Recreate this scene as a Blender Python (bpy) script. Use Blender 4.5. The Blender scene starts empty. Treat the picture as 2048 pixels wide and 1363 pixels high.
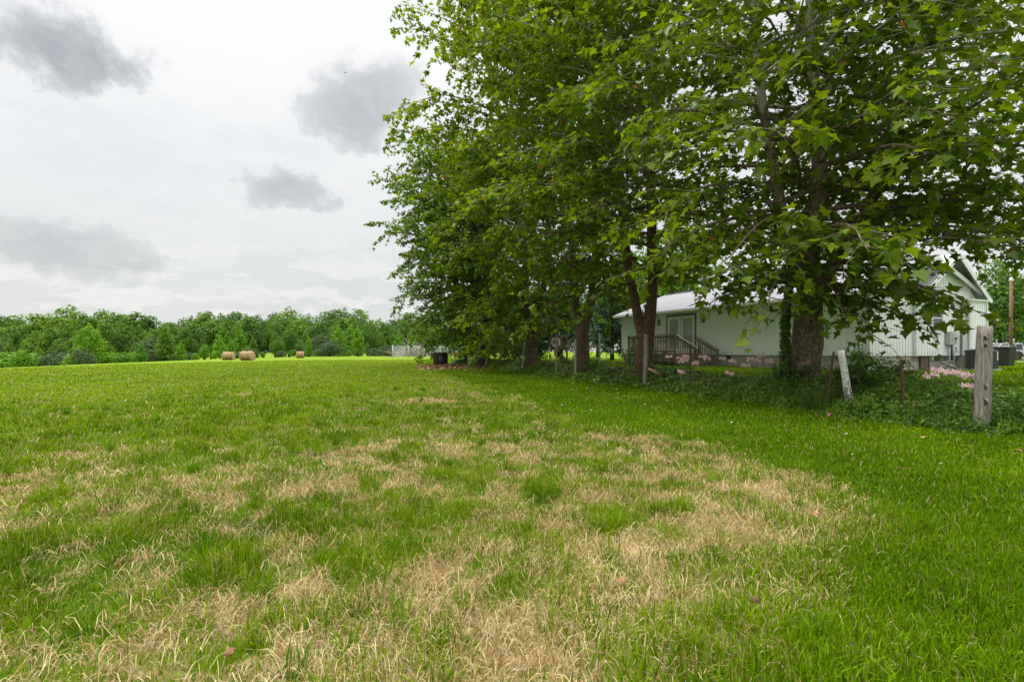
import bpy, bmesh, math, random
import numpy as np
from mathutils import Vector, Matrix

R = math.radians
S = bpy.context.scene
COL = S.collection

# ------------------------------------------------------------------ camera
EYE = 1.25
FPX = 1000.0                      # focal length in photo pixels (2048 wide)
HOR = 700.0                       # horizon row in the photo
cam = bpy.data.cameras.new("camera")
cam.sensor_width = 36.0
cam.lens = 36.0 * FPX / 2048.0
cam.shift_y = (HOR - 681.5) / 2048.0
cam.clip_start = 0.05
cam.clip_end = 4000.0
camo = bpy.data.objects.new("camera", cam)
camo.location = (0, 0, EYE)
camo.rotation_euler = (R(90), 0, 0)
COL.objects.link(camo)
S.camera = camo

# ------------------------------------------------------------------ sun, sky, exposure
SUN_EL, SUN_AZ = 58.0, -62.0      # azimuth measured from +Y towards +X
sun = bpy.data.lights.new("sun", 'SUN')
sun.energy = 1.5
sun.angle = R(14)
sun.color = (1.0, 0.95, 0.86)
suno = bpy.data.objects.new("sun", sun)
sd = Vector((math.sin(R(SUN_AZ)) * math.cos(R(SUN_EL)), math.cos(R(SUN_AZ)) * math.cos(R(SUN_EL)), math.sin(R(SUN_EL))))
suno.rotation_euler = (-sd).to_track_quat('-Z', 'Y').to_euler()
suno.location = sd * 100
COL.objects.link(suno)
S.view_settings.view_transform = 'Standard'
S.view_settings.look = 'None'
S.view_settings.exposure = 0.65
S.view_settings.gamma = 1.0


class NT:
    """small helper for node trees"""
    def __init__(self, tree):
        self.t = tree
        tree.nodes.clear()

    def n(self, typ, **kw):
        nd = self.t.nodes.new(typ)
        for k, v in kw.items():
            setattr(nd, k, v)
        return nd

    def put(self, sock, v):
        if v is None:
            return
        if hasattr(v, 'links') or isinstance(v, bpy.types.NodeSocket):
            self.t.links.new(v, sock)
        else:
            sock.default_value = v

    def m(self, op, a, b=None, c=None, clamp=False):
        nd = self.n('ShaderNodeMath', operation=op)
        nd.use_clamp = clamp
        self.put(nd.inputs[0], a)
        if b is not None: self.put(nd.inputs[1], b)
        if c is not None: self.put(nd.inputs[2], c)
        return nd.outputs[0]

    def mix(self, f, a, b, blend='MIX'):
        nd = self.n('ShaderNodeMix', data_type='RGBA', blend_type=blend)
        self.put(nd.inputs[0], f)
        for s, v in ((nd.inputs[6], a), (nd.inputs[7], b)):
            if isinstance(v, (tuple, list)) and len(v) == 3: v = (*v, 1)
            self.put(s, v)
        return nd.outputs[2]

    def noise(self, scale, detail=4, rough=0.55, vec=None, dist=0.0):
        nd = self.n('ShaderNodeTexNoise')
        nd.inputs['Scale'].default_value = scale
        nd.inputs['Detail'].default_value = detail
        nd.inputs['Roughness'].default_value = rough
        nd.inputs['Distortion'].default_value = dist
        if vec is not None: self.put(nd.inputs['Vector'], vec)
        return nd.outputs['Fac']

    def ramp(self, f, stops):
        nd = self.n('ShaderNodeValToRGB')
        e = nd.color_ramp.elements
        while len(e) < len(stops): e.new(0.5)
        for el, (p, c) in zip(e, stops):
            el.position = p
            el.color = (*c, 1) if len(c) == 3 else c
        self.put(nd.inputs[0], f)
        return nd.outputs[0]

    def smooth(self, v, lo, hi, a=0.0, b=1.0):
        nd = self.n('ShaderNodeMapRange', interpolation_type='SMOOTHSTEP')
        self.put(nd.inputs[0], v)
        nd.inputs[1].default_value = lo; nd.inputs[2].default_value = hi
        nd.inputs[3].default_value = a; nd.inputs[4].default_value = b
        return nd.outputs[0]


def make_world():
    w = bpy.data.worlds.new("World")
    S.world = w
    w.use_nodes = True
    N = NT(w.node_tree)
    out = N.n('ShaderNodeOutputWorld')
    sky = N.n('ShaderNodeTexSky', sky_type='NISHITA')
    sky.sun_disc = False
    sky.sun_elevation = R(SUN_EL)
    sky.sun_rotation = R(SUN_AZ)
    b1 = N.n('ShaderNodeBackground')
    N.put(b1.inputs[0], sky.outputs[0])
    b1.inputs[1].default_value = 0.10
    tc = N.n('ShaderNodeTexCoord').outputs['Generated']
    sep = N.n('ShaderNodeSeparateXYZ')
    N.put(sep.inputs[0], tc)
    x, y, z = sep.outputs
    az = N.m('ARCTAN2', x, y)
    el = N.m('ARCSINE', z)
    # warp the cloud shapes with noise in direction space
    n1 = N.noise(3.2, 6, 0.6, tc)
    n2 = N.noise(8.0, 9, 0.66, tc)
    n3 = N.noise(1.3, 3, 0.5, tc)
    sc = N.n('ShaderNodeVectorMath', operation='MULTIPLY')
    N.put(sc.inputs[0], tc); sc.inputs[1].default_value = (1.0, 1.0, 3.2)
    streak = N.noise(2.3, 6, 0.58, sc.outputs[0])
    puffn = N.noise(11.0, 6, 0.6, sc.outputs[0])
    n4 = N.noise(24.0, 6, 0.62, tc)
    wob = N.m('ADD', N.m('MULTIPLY', N.m('SUBTRACT', n1, 0.5), 2.0), N.m('MULTIPLY', N.m('SUBTRACT', n2, 0.5), 2.1))
    wob = N.m('ADD', wob, N.m('MULTIPLY', N.m('SUBTRACT', n4, 0.5), 0.9))

    def blob(px, py, wx, wy, tilt=0.0, soft=0.75):
        vx, vz = (px - 1024) / FPX, (HOR - py) / FPX
        a0 = math.atan2(vx, 1.0); e0 = math.atan2(vz, math.hypot(vx, 1.0))
        k = 1.0 / (1 + vx * vx)
        sa, se = wx / FPX * k, wy / FPX * math.sqrt(k) * math.cos(e0) ** 1
        da = N.m('SUBTRACT', az, a0); de = N.m('SUBTRACT', el, e0)
        c, s = math.cos(tilt), math.sin(tilt)
        da2 = N.m('ADD', N.m('MULTIPLY', da, c), N.m('MULTIPLY', de, s))
        de2 = N.m('SUBTRACT', N.m('MULTIPLY', de, c), N.m('MULTIPLY', da, s))
        q = N.m('SQRT', N.m('ADD', N.m('POWER', N.m('ABSOLUTE', N.m('DIVIDE', da2, sa)), 2.0), N.m('POWER', N.m('ABSOLUTE', N.m('DIVIDE', de2, se)), 2.0)))
        q = N.m('ADD', q, wob)
        return N.smooth(q, 0.35, 0.45 + soft, 1.0, 0.0)
    dark = None
    for (px, py, wx, wy, tl, soft, amt) in [
            (140, 112, 225, 100, -0.16, 0.6, 0.66), (-60, 60, 120, 60, 0.0, 0.8, 0.5),
            (738, 208, 132, 100, 0.5, 0.75, 0.54), (570, 378, 185, 58, 0.0, 0.7, 0.44),
            (150, 500, 250, 62, 0.0, 0.9, 0.33), (190, 470, 330, 80, 0.0, 1.0, 0.12),
            (470, 585, 120, 22, 0.0, 0.9, 0.12), (1500, 200, 300, 120, 0.1, 0.9, 0.25),
            (-900, 250, 420, 150, 0.1, 0.9, 0.4), (2600, 300, 420, 120, 0, 0.9, 0.35)]:
        d = N.m('MULTIPLY', blob(px, py, wx, wy, tl, soft), amt)
        dark = d if dark is None else N.m('MAXIMUM', dark, d)
    # overcast brightness: grey at the horizon, bright towards the zenith
    elr = N.smooth(el, 0.0, R(38), 0.0, 1.0)
    base = N.ramp(elr, [(0.0, (0.475, 0.483, 0.475)), (0.35, (0.555, 0.562, 0.560)), (1.0, (0.665, 0.665, 0.668))])
    hi = N.smooth(el, R(33), R(70), 1.0, 5.8)
    vm = N.n('ShaderNodeVectorMath', operation='SCALE')
    N.put(vm.inputs[0], base); N.put(vm.inputs[3], hi)
    base = vm.outputs[0]
    # thin veils and small bright puffs low over the horizon
    veil = N.m('MULTIPLY', N.smooth(streak, 0.44, 0.70), N.smooth(el, R(22), R(34), 0.34, 0.10))
    puff = N.m('MULTIPLY', N.smooth(puffn, 0.50, 0.56), N.m('MULTIPLY', N.smooth(el, R(1), R(4)), N.smooth(el, R(7), R(15), 1.0, 0.0)))
    base = N.mix(veil, base, (0.375, 0.405, 0.415))
    base = N.mix(N.m('MULTIPLY', puff, 0.5), base, (0.60, 0.592, 0.575))
    # cloud bodies: thin edges stay light, thick middles go grey, fine noise breaks them up
    tex = N.m('ADD', 0.18, N.m('ADD', N.m('MULTIPLY', n2, 0.9), N.m('MULTIPLY', n4, 0.6)))
    body = N.m('MULTIPLY', dark, tex)
    rim = N.m('MULTIPLY', N.smooth(dark, 0.0, 0.10), N.smooth(dark, 0.10, 0.30, 1.0, 0.0))
    base = N.mix(N.m('MULTIPLY', rim, 0.35), base, (0.66, 0.655, 0.65))
    base = N.mix(N.m('MINIMUM', body, 1.0), base, (0.125, 0.146, 0.163))
    b2 = N.n('ShaderNodeBackground')
    N.put(b2.inputs[0], base)
    b2.inputs[1].default_value = 1.0
    mx = N.n('ShaderNodeMixShader')
    mx.inputs[0].default_value = 0.95
    N.t.links.new(b1.outputs[0], mx.inputs[1])
    N.t.links.new(b2.outputs[0], mx.inputs[2])
    N.t.links.new(mx.outputs[0], out.inputs[0])


make_world()

# ------------------------------------------------------------------ helpers
rng = np.random.default_rng(7)
random.seed(7)


def P(x, y, d):
    """world point seen at photo pixel (x, y) when it stands d metres away"""
    return np.array([(x - 1024) / FPX * d, d, EYE + (HOR - y) / FPX * d])


def tag(o, label=None, cat=None, group=None, kind=None):
    if label: o['label'] = label
    if cat: o['category'] = cat
    if group: o['group'] = group
    if kind: o['kind'] = kind
    return o


def empty(name, loc=(0, 0, 0), rz=0.0):
    o = bpy.data.objects.new(name, None)
    o.location = loc
    o.rotation_euler = (0, 0, rz)
    o.empty_display_size = 0.2
    COL.objects.link(o)
    return o


def link(name, me, parent=None, loc=None):
    o = bpy.data.objects.new(name, me)
    if parent is not None: o.parent = parent
    if loc is not None: o.location = loc
    COL.objects.link(o)
    return o


def copy_tree(o, parent=None):
    c = o.copy()
    COL.objects.link(c)
    c.parent = parent
    for ch in list(o.children):
        copy_tree(ch, c)
    return c


def np_mesh(name, V, loops, counts, mats, midx=None, attrs=None, flat=False):
    me = bpy.data.meshes.new(name)
    V = np.ascontiguousarray(V, dtype=np.float32)
    me.vertices.add(len(V))
    me.vertices.foreach_set('co', V.ravel())
    loops = np.ascontiguousarray(loops, dtype=np.int32)
    counts = np.ascontiguousarray(counts, dtype=np.int32)
    me.loops.add(len(loops))
    me.loops.foreach_set('vertex_index', loops)
    me.polygons.add(len(counts))
    st = np.zeros(len(counts), dtype=np.int32)
    st[1:] = np.cumsum(counts)[:-1]
    me.polygons.foreach_set('loop_start', st)
    for m_ in (mats if isinstance(mats, (list, tuple)) else [mats]):
        me.materials.append(m_)
    if midx is not None:
        me.polygons.foreach_set('material_index', np.ascontiguousarray(midx, dtype=np.int32))
    me.update(calc_edges=True)
    for k, a in (attrs or {}).items():
        a = np.ascontiguousarray(a, dtype=np.float32)
        if a.ndim == 1:
            me.attributes.new(k, 'FLOAT', 'POINT').data.foreach_set('value', a)
        else:
            if a.shape[1] == 3:
                a = np.concatenate([a, np.ones((len(a), 1), np.float32)], 1)
            me.attributes.new(k, 'FLOAT_COLOR', 'POINT').data.foreach_set('color', a.ravel())
    if flat: me.shade_flat()
    else: me.shade_smooth()
    return me


class MB:
    """collects simple shapes into one mesh"""
    def __init__(self):
        self.v = []; self.f = []; self.mi = []

    def add(self, vs, fs, mi=0):
        b = len(self.v)
        self.v += [tuple(map(float, v)) for v in vs]
        for f in fs:
            self.f.append([b + i for i in f]); self.mi.append(mi)

    def box(self, lo, hi, mi=0, bev=0.0):
        x0, y0, z0 = lo; x1, y1, z1 = hi
        if bev <= 0:
            vs = [(x0, y0, z0), (x1, y0, z0), (x1, y1, z0), (x0, y1, z0), (x0, y0, z1), (x1, y0, z1), (x1, y1, z1), (x0, y1, z1)]
            self.add(vs, [(0, 3, 2, 1), (4, 5, 6, 7), (0, 1, 5, 4), (1, 2, 6, 5), (2, 3, 7, 6), (3, 0, 4, 7)], mi)
        else:
            bm = bmesh.new()
            bmesh.ops.create_cube(bm, size=1.0)
            for v in bm.verts:
                v.co = Vector(((x0 + x1) / 2 + v.co.x * (x1 - x0), (y0 + y1) / 2 + v.co.y * (y1 - y0), (z0 + z1) / 2 + v.co.z * (z1 - z0)))
            bmesh.ops.bevel(bm, geom=bm.edges[:], offset=bev, segments=2, affect='EDGES', profile=0.5)
            bm.verts.index_update()
            self.add([v.co for v in bm.verts], [[v.index for v in f.verts] for f in bm.faces], mi)
            bm.free()
        return self

    def bar(self, a, b, w, h=None, mi=0, up=(0, 0, 1)):
        a = Vector(a); b = Vector(b); h = h or w
        d = (b - a).normalized()
        u = Vector(up)
        if abs(d.dot(u)) > 0.99: u = Vector((1, 0, 0))
        s = d.cross(u).normalized(); u = s.cross(d).normalized()
        vs = []
        for p in (a, b):
            for (i, j) in ((-1, -1), (1, -1), (1, 1), (-1, 1)):
                vs.append(p + s * (i * w / 2) + u * (j * h / 2))
        self.add(vs, [(0, 1, 2, 3), (7, 6, 5, 4), (0, 4, 5, 1), (1, 5, 6, 2), (2, 6, 7, 3), (3, 7, 4, 0)], mi)
        return self

    def tube(self, pts, rad, n=8, mi=0, cap=True):
        pts = [Vector(p) for p in pts]
        if not isinstance(rad, (list, tuple, np.ndarray)): rad = [rad] * len(pts)
        rings = []
        for i, p in enumerate(pts):
            d = (pts[min(i + 1, len(pts) - 1)] - pts[max(i - 1, 0)]).normalized()
            u = Vector((0, 0, 1)) if abs(d.z) < 0.9 else Vector((1, 0, 0))
            s = d.cross(u).normalized(); u = s.cross(d).normalized()
            rings.append([p + (s * math.cos(2 * math.pi * k / n) + u * math.sin(2 * math.pi * k / n)) * rad[i] for k in range(n)])
        vs = [v for r in rings for v in r]
        fs = []
        for i in range(len(pts) - 1):
            for k in range(n):
                a = i * n + k; b = i * n + (k + 1) % n
                fs.append((a, b, b + n, a + n))
        if cap:
            fs.append(tuple(range(n - 1, -1, -1)))
            fs.append(tuple((len(pts) - 1) * n + k for k in range(n)))
        self.add(vs, fs, mi)
        return self

    def lathe(self, prof, c=(0, 0, 0), n=20, mi=0, axis='z'):
        vs = []; fs = []
        for (r, h) in prof:
            for k in range(n):
                a = 2 * math.pi * k / n
                p = (r * math.cos(a), r * math.sin(a), h)
                if axis == 'x': p = (h, r * math.cos(a), r * math.sin(a))
                if axis == 'y': p = (r * math.sin(a), h, r * math.cos(a))
                vs.append((c[0] + p[0], c[1] + p[1], c[2] + p[2]))
        for i in range(len(prof) - 1):
            for k in range(n):
                a = i * n + k; b = i * n + (k + 1) % n
                fs.append((a, b, b + n, a + n))
        self.add(vs, fs, mi)
        return self

    def mesh(self, name, mats, flat=True):
        me = bpy.data.meshes.new(name)
        me.from_pydata(self.v, [], self.f)
        for m_ in (mats if isinstance(mats, (list, tuple)) else [mats]):
            me.materials.append(m_)
        me.polygons.foreach_set('material_index', self.mi)
        bm = bmesh.new(); bm.from_mesh(me)
        bmesh.ops.recalc_face_normals(bm, faces=bm.faces[:])
        bm.to_mesh(me); bm.free()
        if flat: me.shade_flat()
        else: me.shade_smooth()
        me.update()
        return me

    def build(self, name, mats, parent=None, flat=True, loc=None):
        return link(name, self.mesh(name, mats, flat), parent, loc)


def vnoise(x, y, seed=0):
    x = np.asarray(x, float); y = np.asarray(y, float)
    xi = np.floor(x).astype(np.int64); yi = np.floor(y).astype(np.int64)
    fx = x - xi; fy = y - yi
    fx = fx * fx * (3 - 2 * fx); fy = fy * fy * (3 - 2 * fy)

    def h(a, b):
        n = (a * 374761393 + b * 668265263 + seed * 1442695041) & 0x7fffffff
        n = ((n ^ (n >> 13)) * 1274126177) & 0x7fffffff
        n = n ^ (n >> 16)
        return (n & 0xffff) / 65535.0
    return (h(xi, yi) * (1 - fx) + h(xi + 1, yi) * fx) * (1 - fy) + (h(xi, yi + 1) * (1 - fx) + h(xi + 1, yi + 1) * fx) * fy


def fbm(x, y, seed=0, o=4):
    s = 0; a = 0.5; t = 0
    for i in range(o):
        s = s + a * vnoise(x * 2 ** i, y * 2 ** i, seed + i * 17); t += a; a *= 0.5
    return s / t


def sstep(a, b, v):
    t = np.clip((v - a) / (b - a), 0, 1)
    return t * t * (3 - 2 * t)


def fence_x(Y, off=0.0):
    return 9.158 + off - 0.3072 * np.asarray(Y, float)


def bank_s(X, Y):
    return (np.asarray(X, float) - fence_x(Y)) / 1.046


def gz(X, Y):
    X = np.asarray(X, float); Y = np.asarray(Y, float)
    d = np.clip(Y, 0, 320)
    t = X / np.maximum(Y, 4.0)
    k = 2.9e-5 + (np.clip(-0.3 - t, 0, 0.9) / 0.72) ** 2 * 2.2e-4
    z = -k * d * d
    s = bank_s(X, Y)
    z = z + 0.45 * sstep(0.0, 1.5, s) * (1 - 0.75 * sstep(38, 62, Y))
    z = z + 0.05 * (fbm(X * 0.35, Y * 0.35, 3, 3) - 0.5) + 0.035 * (fbm(X * 1.3, Y * 1.3, 5, 3) - 0.5) * (Y < 40)
    return z


def gz1(x, y):
    return float(gz(np.array([x]), np.array([y]))[0])


# ------------------------------------------------------------------ materials
def mat(name):
    m = bpy.data.materials.new(name)
    m.use_nodes = True
    N = NT(m.node_tree)
    out = N.n('ShaderNodeOutputMaterial')
    bs = N.n('ShaderNodeBsdfPrincipled')
    N.t.links.new(bs.outputs[0], out.inputs[0])
    return m, N, bs, out


def simple(name, c, rough=0.6, metal=0.0, var=0.15, scale=8.0, bump=0.0, c2=None, emit=None):
    m, N, bs, out = mat(name)
    tc = N.n('ShaderNodeTexCoord').outputs['Object']
    n = N.noise(scale, 5, 0.6, tc)
    c2 = c2 or tuple(v * (1 - 2 * var) for v in c)
    col = N.mix(N.smooth(n, 0.3, 0.7), c2, c)
    N.put(bs.inputs['Base Color'], col)
    bs.inputs['Roughness'].default_value = rough
    bs.inputs['Metallic'].default_value = metal
    if bump:
        b = N.n('ShaderNodeBump'); b.inputs['Strength'].default_value = bump; b.inputs['Distance'].default_value = 0.02
        N.put(b.inputs['Height'], N.noise(scale * 4, 4, 0.6, tc)); N.t.links.new(b.outputs[0], bs.inputs['Normal'])
    return m


def leaf_mat(name, stops, trans=0.35, rough=0.42, tcol=(1.35, 1.25, 0.7), objvar=0.0, spec=0.35):
    m, N, bs, out = mat(name)
    at = N.n('ShaderNodeAttribute'); at.attribute_name = 'tint'
    f = at.outputs['Fac']
    if objvar:
        oi = N.n('ShaderNodeObjectInfo')
        f = N.m('ADD', f, N.m('MULTIPLY', N.m('SUBTRACT', oi.outputs['Random'], 0.5), objvar), clamp=True)
    col = N.ramp(f, stops)
    N.put(bs.inputs['Base Color'], col)
    bs.inputs['Roughness'].default_value = rough
    bs.inputs['Specular IOR Level'].default_value = spec
    tr = N.n('ShaderNodeBsdfTranslucent')
    N.put(tr.inputs[0], N.mix(1.0, col, tcol, 'MULTIPLY'))
    mx = N.n('ShaderNodeMixShader'); mx.inputs[0].default_value = trans
    N.t.links.new(bs.outputs[0], mx.inputs[1]); N.t.links.new(tr.outputs[0], mx.inputs[2])
    N.t.links.new(mx.outputs[0], out.inputs[0])
    return m


M = {}
SYC = [(0.0, (0.050, 0.098, 0.004)), (0.45, (0.118, 0.195, 0.006)), (0.75, (0.205, 0.285, 0.008)), (0.90, (0.26, 0.33, 0.015)), (0.955, (0.34, 0.33, 0.03)), (0.985, (0.38, 0.14, 0.03)), (1.0, (0.22, 0.07, 0.02))]
M['sycamore_leaf'] = leaf_mat('sycamore_leaf', SYC, 0.52, spec=0.25)
M['maple_leaf'] = leaf_mat('maple_leaf', [(0.0, (0.040, 0.090, 0.004)), (0.5, (0.095, 0.172, 0.006)), (1.0, (0.18, 0.27, 0.010))], 0.42, spec=0.25)
M['far_leaf'] = leaf_mat('far_leaf', [(0.0, (0.035, 0.095, 0.018)), (0.5, (0.080, 0.175, 0.020)), (1.0, (0.170, 0.285, 0.020))], 0.32, 0.6, objvar=0.5, spec=0.15)
M['bright_leaf'] = leaf_mat('bright_leaf', [(0.0, (0.055, 0.16, 0.014)), (0.5, (0.105, 0.25, 0.017)), (1.0, (0.20, 0.36, 0.022))], 0.28, 0.6, objvar=0.4, spec=0.15)
M['grey_leaf'] = leaf_mat('grey_leaf', [(0.0, (0.032, 0.065, 0.022)), (0.5, (0.065, 0.110, 0.040)), (1.0, (0.12, 0.17, 0.06))], 0.2, 0.6, objvar=0.3, spec=0.15)
M['needle'] = leaf_mat('needle', [(0.0, (0.012, 0.040, 0.018)), (0.5, (0.026, 0.075, 0.034)), (1.0, (0.055, 0.125, 0.050))], 0.12, 0.55)
M['ivy_leaf'] = leaf_mat('ivy_leaf', [(0.0, (0.034, 0.085, 0.005)), (0.5, (0.100, 0.195, 0.008)), (0.9, (0.20, 0.31, 0.012)), (1.0, (0.24, 0.09, 0.03))], 0.32, 0.38, spec=0.4)
M['weed_leaf'] = leaf_mat('weed_leaf', [(0.0, (0.030, 0.085, 0.010)), (0.5, (0.065, 0.16, 0.014)), (1.0, (0.14, 0.27, 0.02))], 0.3, 0.5)
M['petal'] = leaf_mat('petal', [(0.0, (0.80, 0.44, 0.46)), (0.6, (0.90, 0.66, 0.65)), (1.0, (0.93, 0.82, 0.80))], 0.35, 0.5, tcol=(1, 1, 1))
M['clover'] = leaf_mat('clover_white', [(0.0, (0.7, 0.7, 0.6)), (1.0, (0.85, 0.85, 0.8))], 0.2, 0.6, tcol=(1, 1, 1))
M['dead_leaf'] = leaf_mat('dead_leaf', [(0.0, (0.10, 0.048, 0.022)), (0.5, (0.21, 0.11, 0.048)), (1.0, (0.44, 0.28, 0.14))], 0.15, 0.6)


def blade_mat(name, trans):
    m, N, bs, out = mat(name)
    at = N.n('ShaderNodeAttribute'); at.attribute_name = 'col'
    N.put(bs.inputs['Base Color'], at.outputs['Color'])
    bs.inputs['Roughness'].default_value = 0.5
    bs.inputs['Specular IOR Level'].default_value = 0.05
    tr = N.n('ShaderNodeBsdfTranslucent'); N.put(tr.inputs[0], at.outputs['Color'])
    mx = N.n('ShaderNodeMixShader'); mx.inputs[0].default_value = trans
    N.t.links.new(bs.outputs[0], mx.inputs[1]); N.t.links.new(tr.outputs[0], mx.inputs[2])
    N.t.links.new(mx.outputs[0], out.inputs[0])
    return m


M['blade'] = blade_mat('grass_blade', 0.42)
M['straw'] = blade_mat('straw_blade', 0.25)


def bark_mat(name, dark, light, pale=None, z0=3.0, z1=9.0):
    m, N, bs, out = mat(name)
    tc = N.n('ShaderNodeTexCoord').outputs['Object']
    mp = N.n('ShaderNodeMapping'); mp.inputs['Scale'].default_value = (1, 1, 0.55); N.put(mp.inputs[0], tc)
    n = N.noise(19, 8, 0.72, mp.outputs[0], 0.6)
    col = N.mix(N.smooth(n, 0.36, 0.66), dark, light)
    lich = N.noise(3.5, 5, 0.6, tc)
    col = N.mix(N.m('MULTIPLY', N.smooth(lich, 0.56, 0.68), 0.5), col, tuple(v * 1.5 for v in light))
    if pale:
        sep = N.n('ShaderNodeSeparateXYZ'); N.put(sep.inputs[0], tc)
        pn = N.noise(2.6, 3, 0.55, mp.outputs[0], 0.8)
        h = N.m('MULTIPLY', N.smooth(sep.outputs[2], z0, z1), 0.45)
        f = N.smooth(N.m('ADD', pn, h), 0.68, 0.74)
        col = N.mix(f, col, pale)
    N.put(bs.inputs['Base Color'], col)
    bs.inputs['Roughness'].default_value = 0.85
    bs.inputs['Specular IOR Level'].default_value = 0.2
    b = N.n('ShaderNodeBump'); b.inputs['Strength'].default_value = 0.9; b.inputs['Distance'].default_value = 0.05
    N.put(b.inputs['Height'], n); N.t.links.new(b.outputs[0], bs.inputs['Normal'])
    return m


M['bark_old'] = bark_mat('old_sycamore_bark', (0.075, 0.052, 0.032), (0.31, 0.235, 0.165), (0.36, 0.34, 0.27), 3.5, 10)
M['bark_red'] = bark_mat('red_brown_bark', (0.060, 0.034, 0.022), (0.17, 0.095, 0.062), (0.32, 0.30, 0.21), 4, 9)
M['bark_mid'] = bark_mat('grey_brown_bark', (0.055, 0.036, 0.022), (0.18, 0.125, 0.080), (0.30, 0.27, 0.19), 3, 8)
M['bark_dark'] = bark_mat('dark_bark', (0.018, 0.014, 0.010), (0.060, 0.048, 0.034))


def ground_material():
    m, N, bs, out = mat('ground_soil_and_thatch')
    g = N.n('ShaderNodeNewGeometry').outputs['Position']
    at = N.n('ShaderNodeAttribute'); at.attribute_name = 'dry'
    far = N.n('ShaderNodeAttribute'); far.attribute_name = 'far'
    fine = N.noise(38, 6, 0.7, g)
    mid = N.noise(2.2, 5, 0.6, g)
    big = N.noise(0.13, 4, 0.6, g)
    green = N.ramp(fine, [(0.25, (0.022, 0.052, 0.004)), (0.5, (0.065, 0.125, 0.007)), (0.75, (0.115, 0.185, 0.012))])
    straw = N.ramp(fine, [(0.25, (0.085, 0.060, 0.028)), (0.5, (0.25, 0.19, 0.090)), (0.78, (0.43, 0.345, 0.18))])
    near = N.mix(N.smooth(N.m('ADD', at.outputs['Fac'], N.m('MULTIPLY', N.m('SUBTRACT', mid, 0.5), 0.5)), 0.15, 0.60), green, straw)
    farc = N.mix(N.smooth(big, 0.35, 0.65), (0.100, 0.170, 0.005), (0.145, 0.215, 0.008))
    farc = N.mix(N.m('MULTIPLY', N.smooth(mid, 0.55, 0.75), 0.35), farc, (0.11, 0.20, 0.012))
    N.put(bs.inputs['Base Color'], N.mix(far.outputs['Fac'], near, farc))
    bs.inputs['Roughness'].default_value = 0.95
    bs.inputs['Specular IOR Level'].default_value = 0.1
    b = N.n('ShaderNodeBump'); b.inputs['Strength'].default_value = 0.8; b.inputs['Distance'].default_value = 0.03
    N.put(b.inputs['Height'], fine); N.t.links.new(b.outputs[0], bs.inputs['Normal'])
    return m


# ------------------------------------------------------------------ the ground
MOW_Y = [0.0, 1.5, 2.4, 2.9, 3.3, 3.8, 5.4, 6.6, 8.9, 13.9, 20, 30, 50, 200]
MOW_X = [0.4, 0.65, 1.0, 1.5, 2.3, 2.75, 2.8, 2.6, 1.57, -0.06, -1.7, -4.2, -8.5, -40]


def lawn_side(X, Y):
    xb = np.interp(Y, MOW_Y, MOW_X)
    return X - xb + 1.3 * (fbm(X * 1.2, Y * 1.2, 21, 4) - 0.5)


def dryness(X, Y):
    """0 green .. 1 straw"""
    s = lawn_side(X, Y)
    d = np.hypot(X, Y)
    n = fbm(X * 0.8 + 3, Y * 0.5, 31, 4)
    n2 = fbm(X * 4.6, Y * 3.8, 41, 4)
    n3 = vnoise(X * 15, Y * 15, 43)
    amount = 0.57 - 0.40 * sstep(5.0, 10, d) - 0.27 * sstep(0.3, 4.0, -X) - 0.10 * sstep(13, 26, d)
    edge = np.exp(-((s + 0.55) / 0.55) ** 2) * (Y > 3.0) * (1 - sstep(9, 16, Y)) * 0.24
    band = 0.26 * np.exp(-((Y - 4.6 + 0.12 * (X + 3)) / 0.45) ** 2) * sstep(0.5, 2.0, -X)
    rows = 0.16 * np.exp(-((X + 1.1 + 0.12 * (Y - 8)) / 0.5) ** 2) * sstep(6, 9, Y) * (1 - sstep(22, 32, Y))
    piles = 0.9 * np.exp(-(((X + 2.35) / 0.42) ** 2 + ((Y - 12.4) / 0.8) ** 2)) + 0.7 * np.exp(-(((X + 1.45) / 0.55) ** 2 + ((Y - 12.0) / 0.32) ** 2))
    v = amount + edge + band + rows + piles + (n - 0.5) * 0.95 + (n2 - 0.5) * 1.35 + (n3 - 0.5) * 0.9
    v = np.where(s > -0.3, v * (1 - sstep(-0.3, 1.0, s)) - 0.0, v)
    return np.clip(v, 0, 1)


def build_ground():
    def axis(lo, hi, n, c, k):
        # spacing grows away from c
        a = np.arcsinh((lo - c) / k); b = np.arcsinh((hi - c) / k)
        return c + k * np.sinh(np.linspace(a, b, n))
    xs = axis(-900, 900, 420, 0.5, 3.0)
    ys = np.concatenate([axis(-60, 1500, 430, 4.0, 3.0)])
    X, Y = np.meshgrid(xs, ys)
    X = X.ravel(); Y = Y.ravel()
    Z = gz(X, Y)
    V = np.stack([X, Y, Z], 1)
    nx, ny = len(xs), len(ys)
    i = np.arange(nx * ny).reshape(ny, nx)
    q = np.stack([i[:-1, :-1], i[:-1, 1:], i[1:, 1:], i[1:, :-1]], -1).reshape(-1, 4)
    dry = dryness(X, Y)
    dry = np.where(bank_s(X, Y) > -0.2, 0, dry)
    far = sstep(30, 70, np.hypot(X, Y))
    me = np_mesh('ground', V, q.ravel(), np.full(len(q), 4), ground_material(), attrs={'dry': dry, 'far': far})
    o = link('ground', me)
    tag(o, 'gently falling hay field and lawn ground', 'ground', kind='structure')


build_ground()

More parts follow.
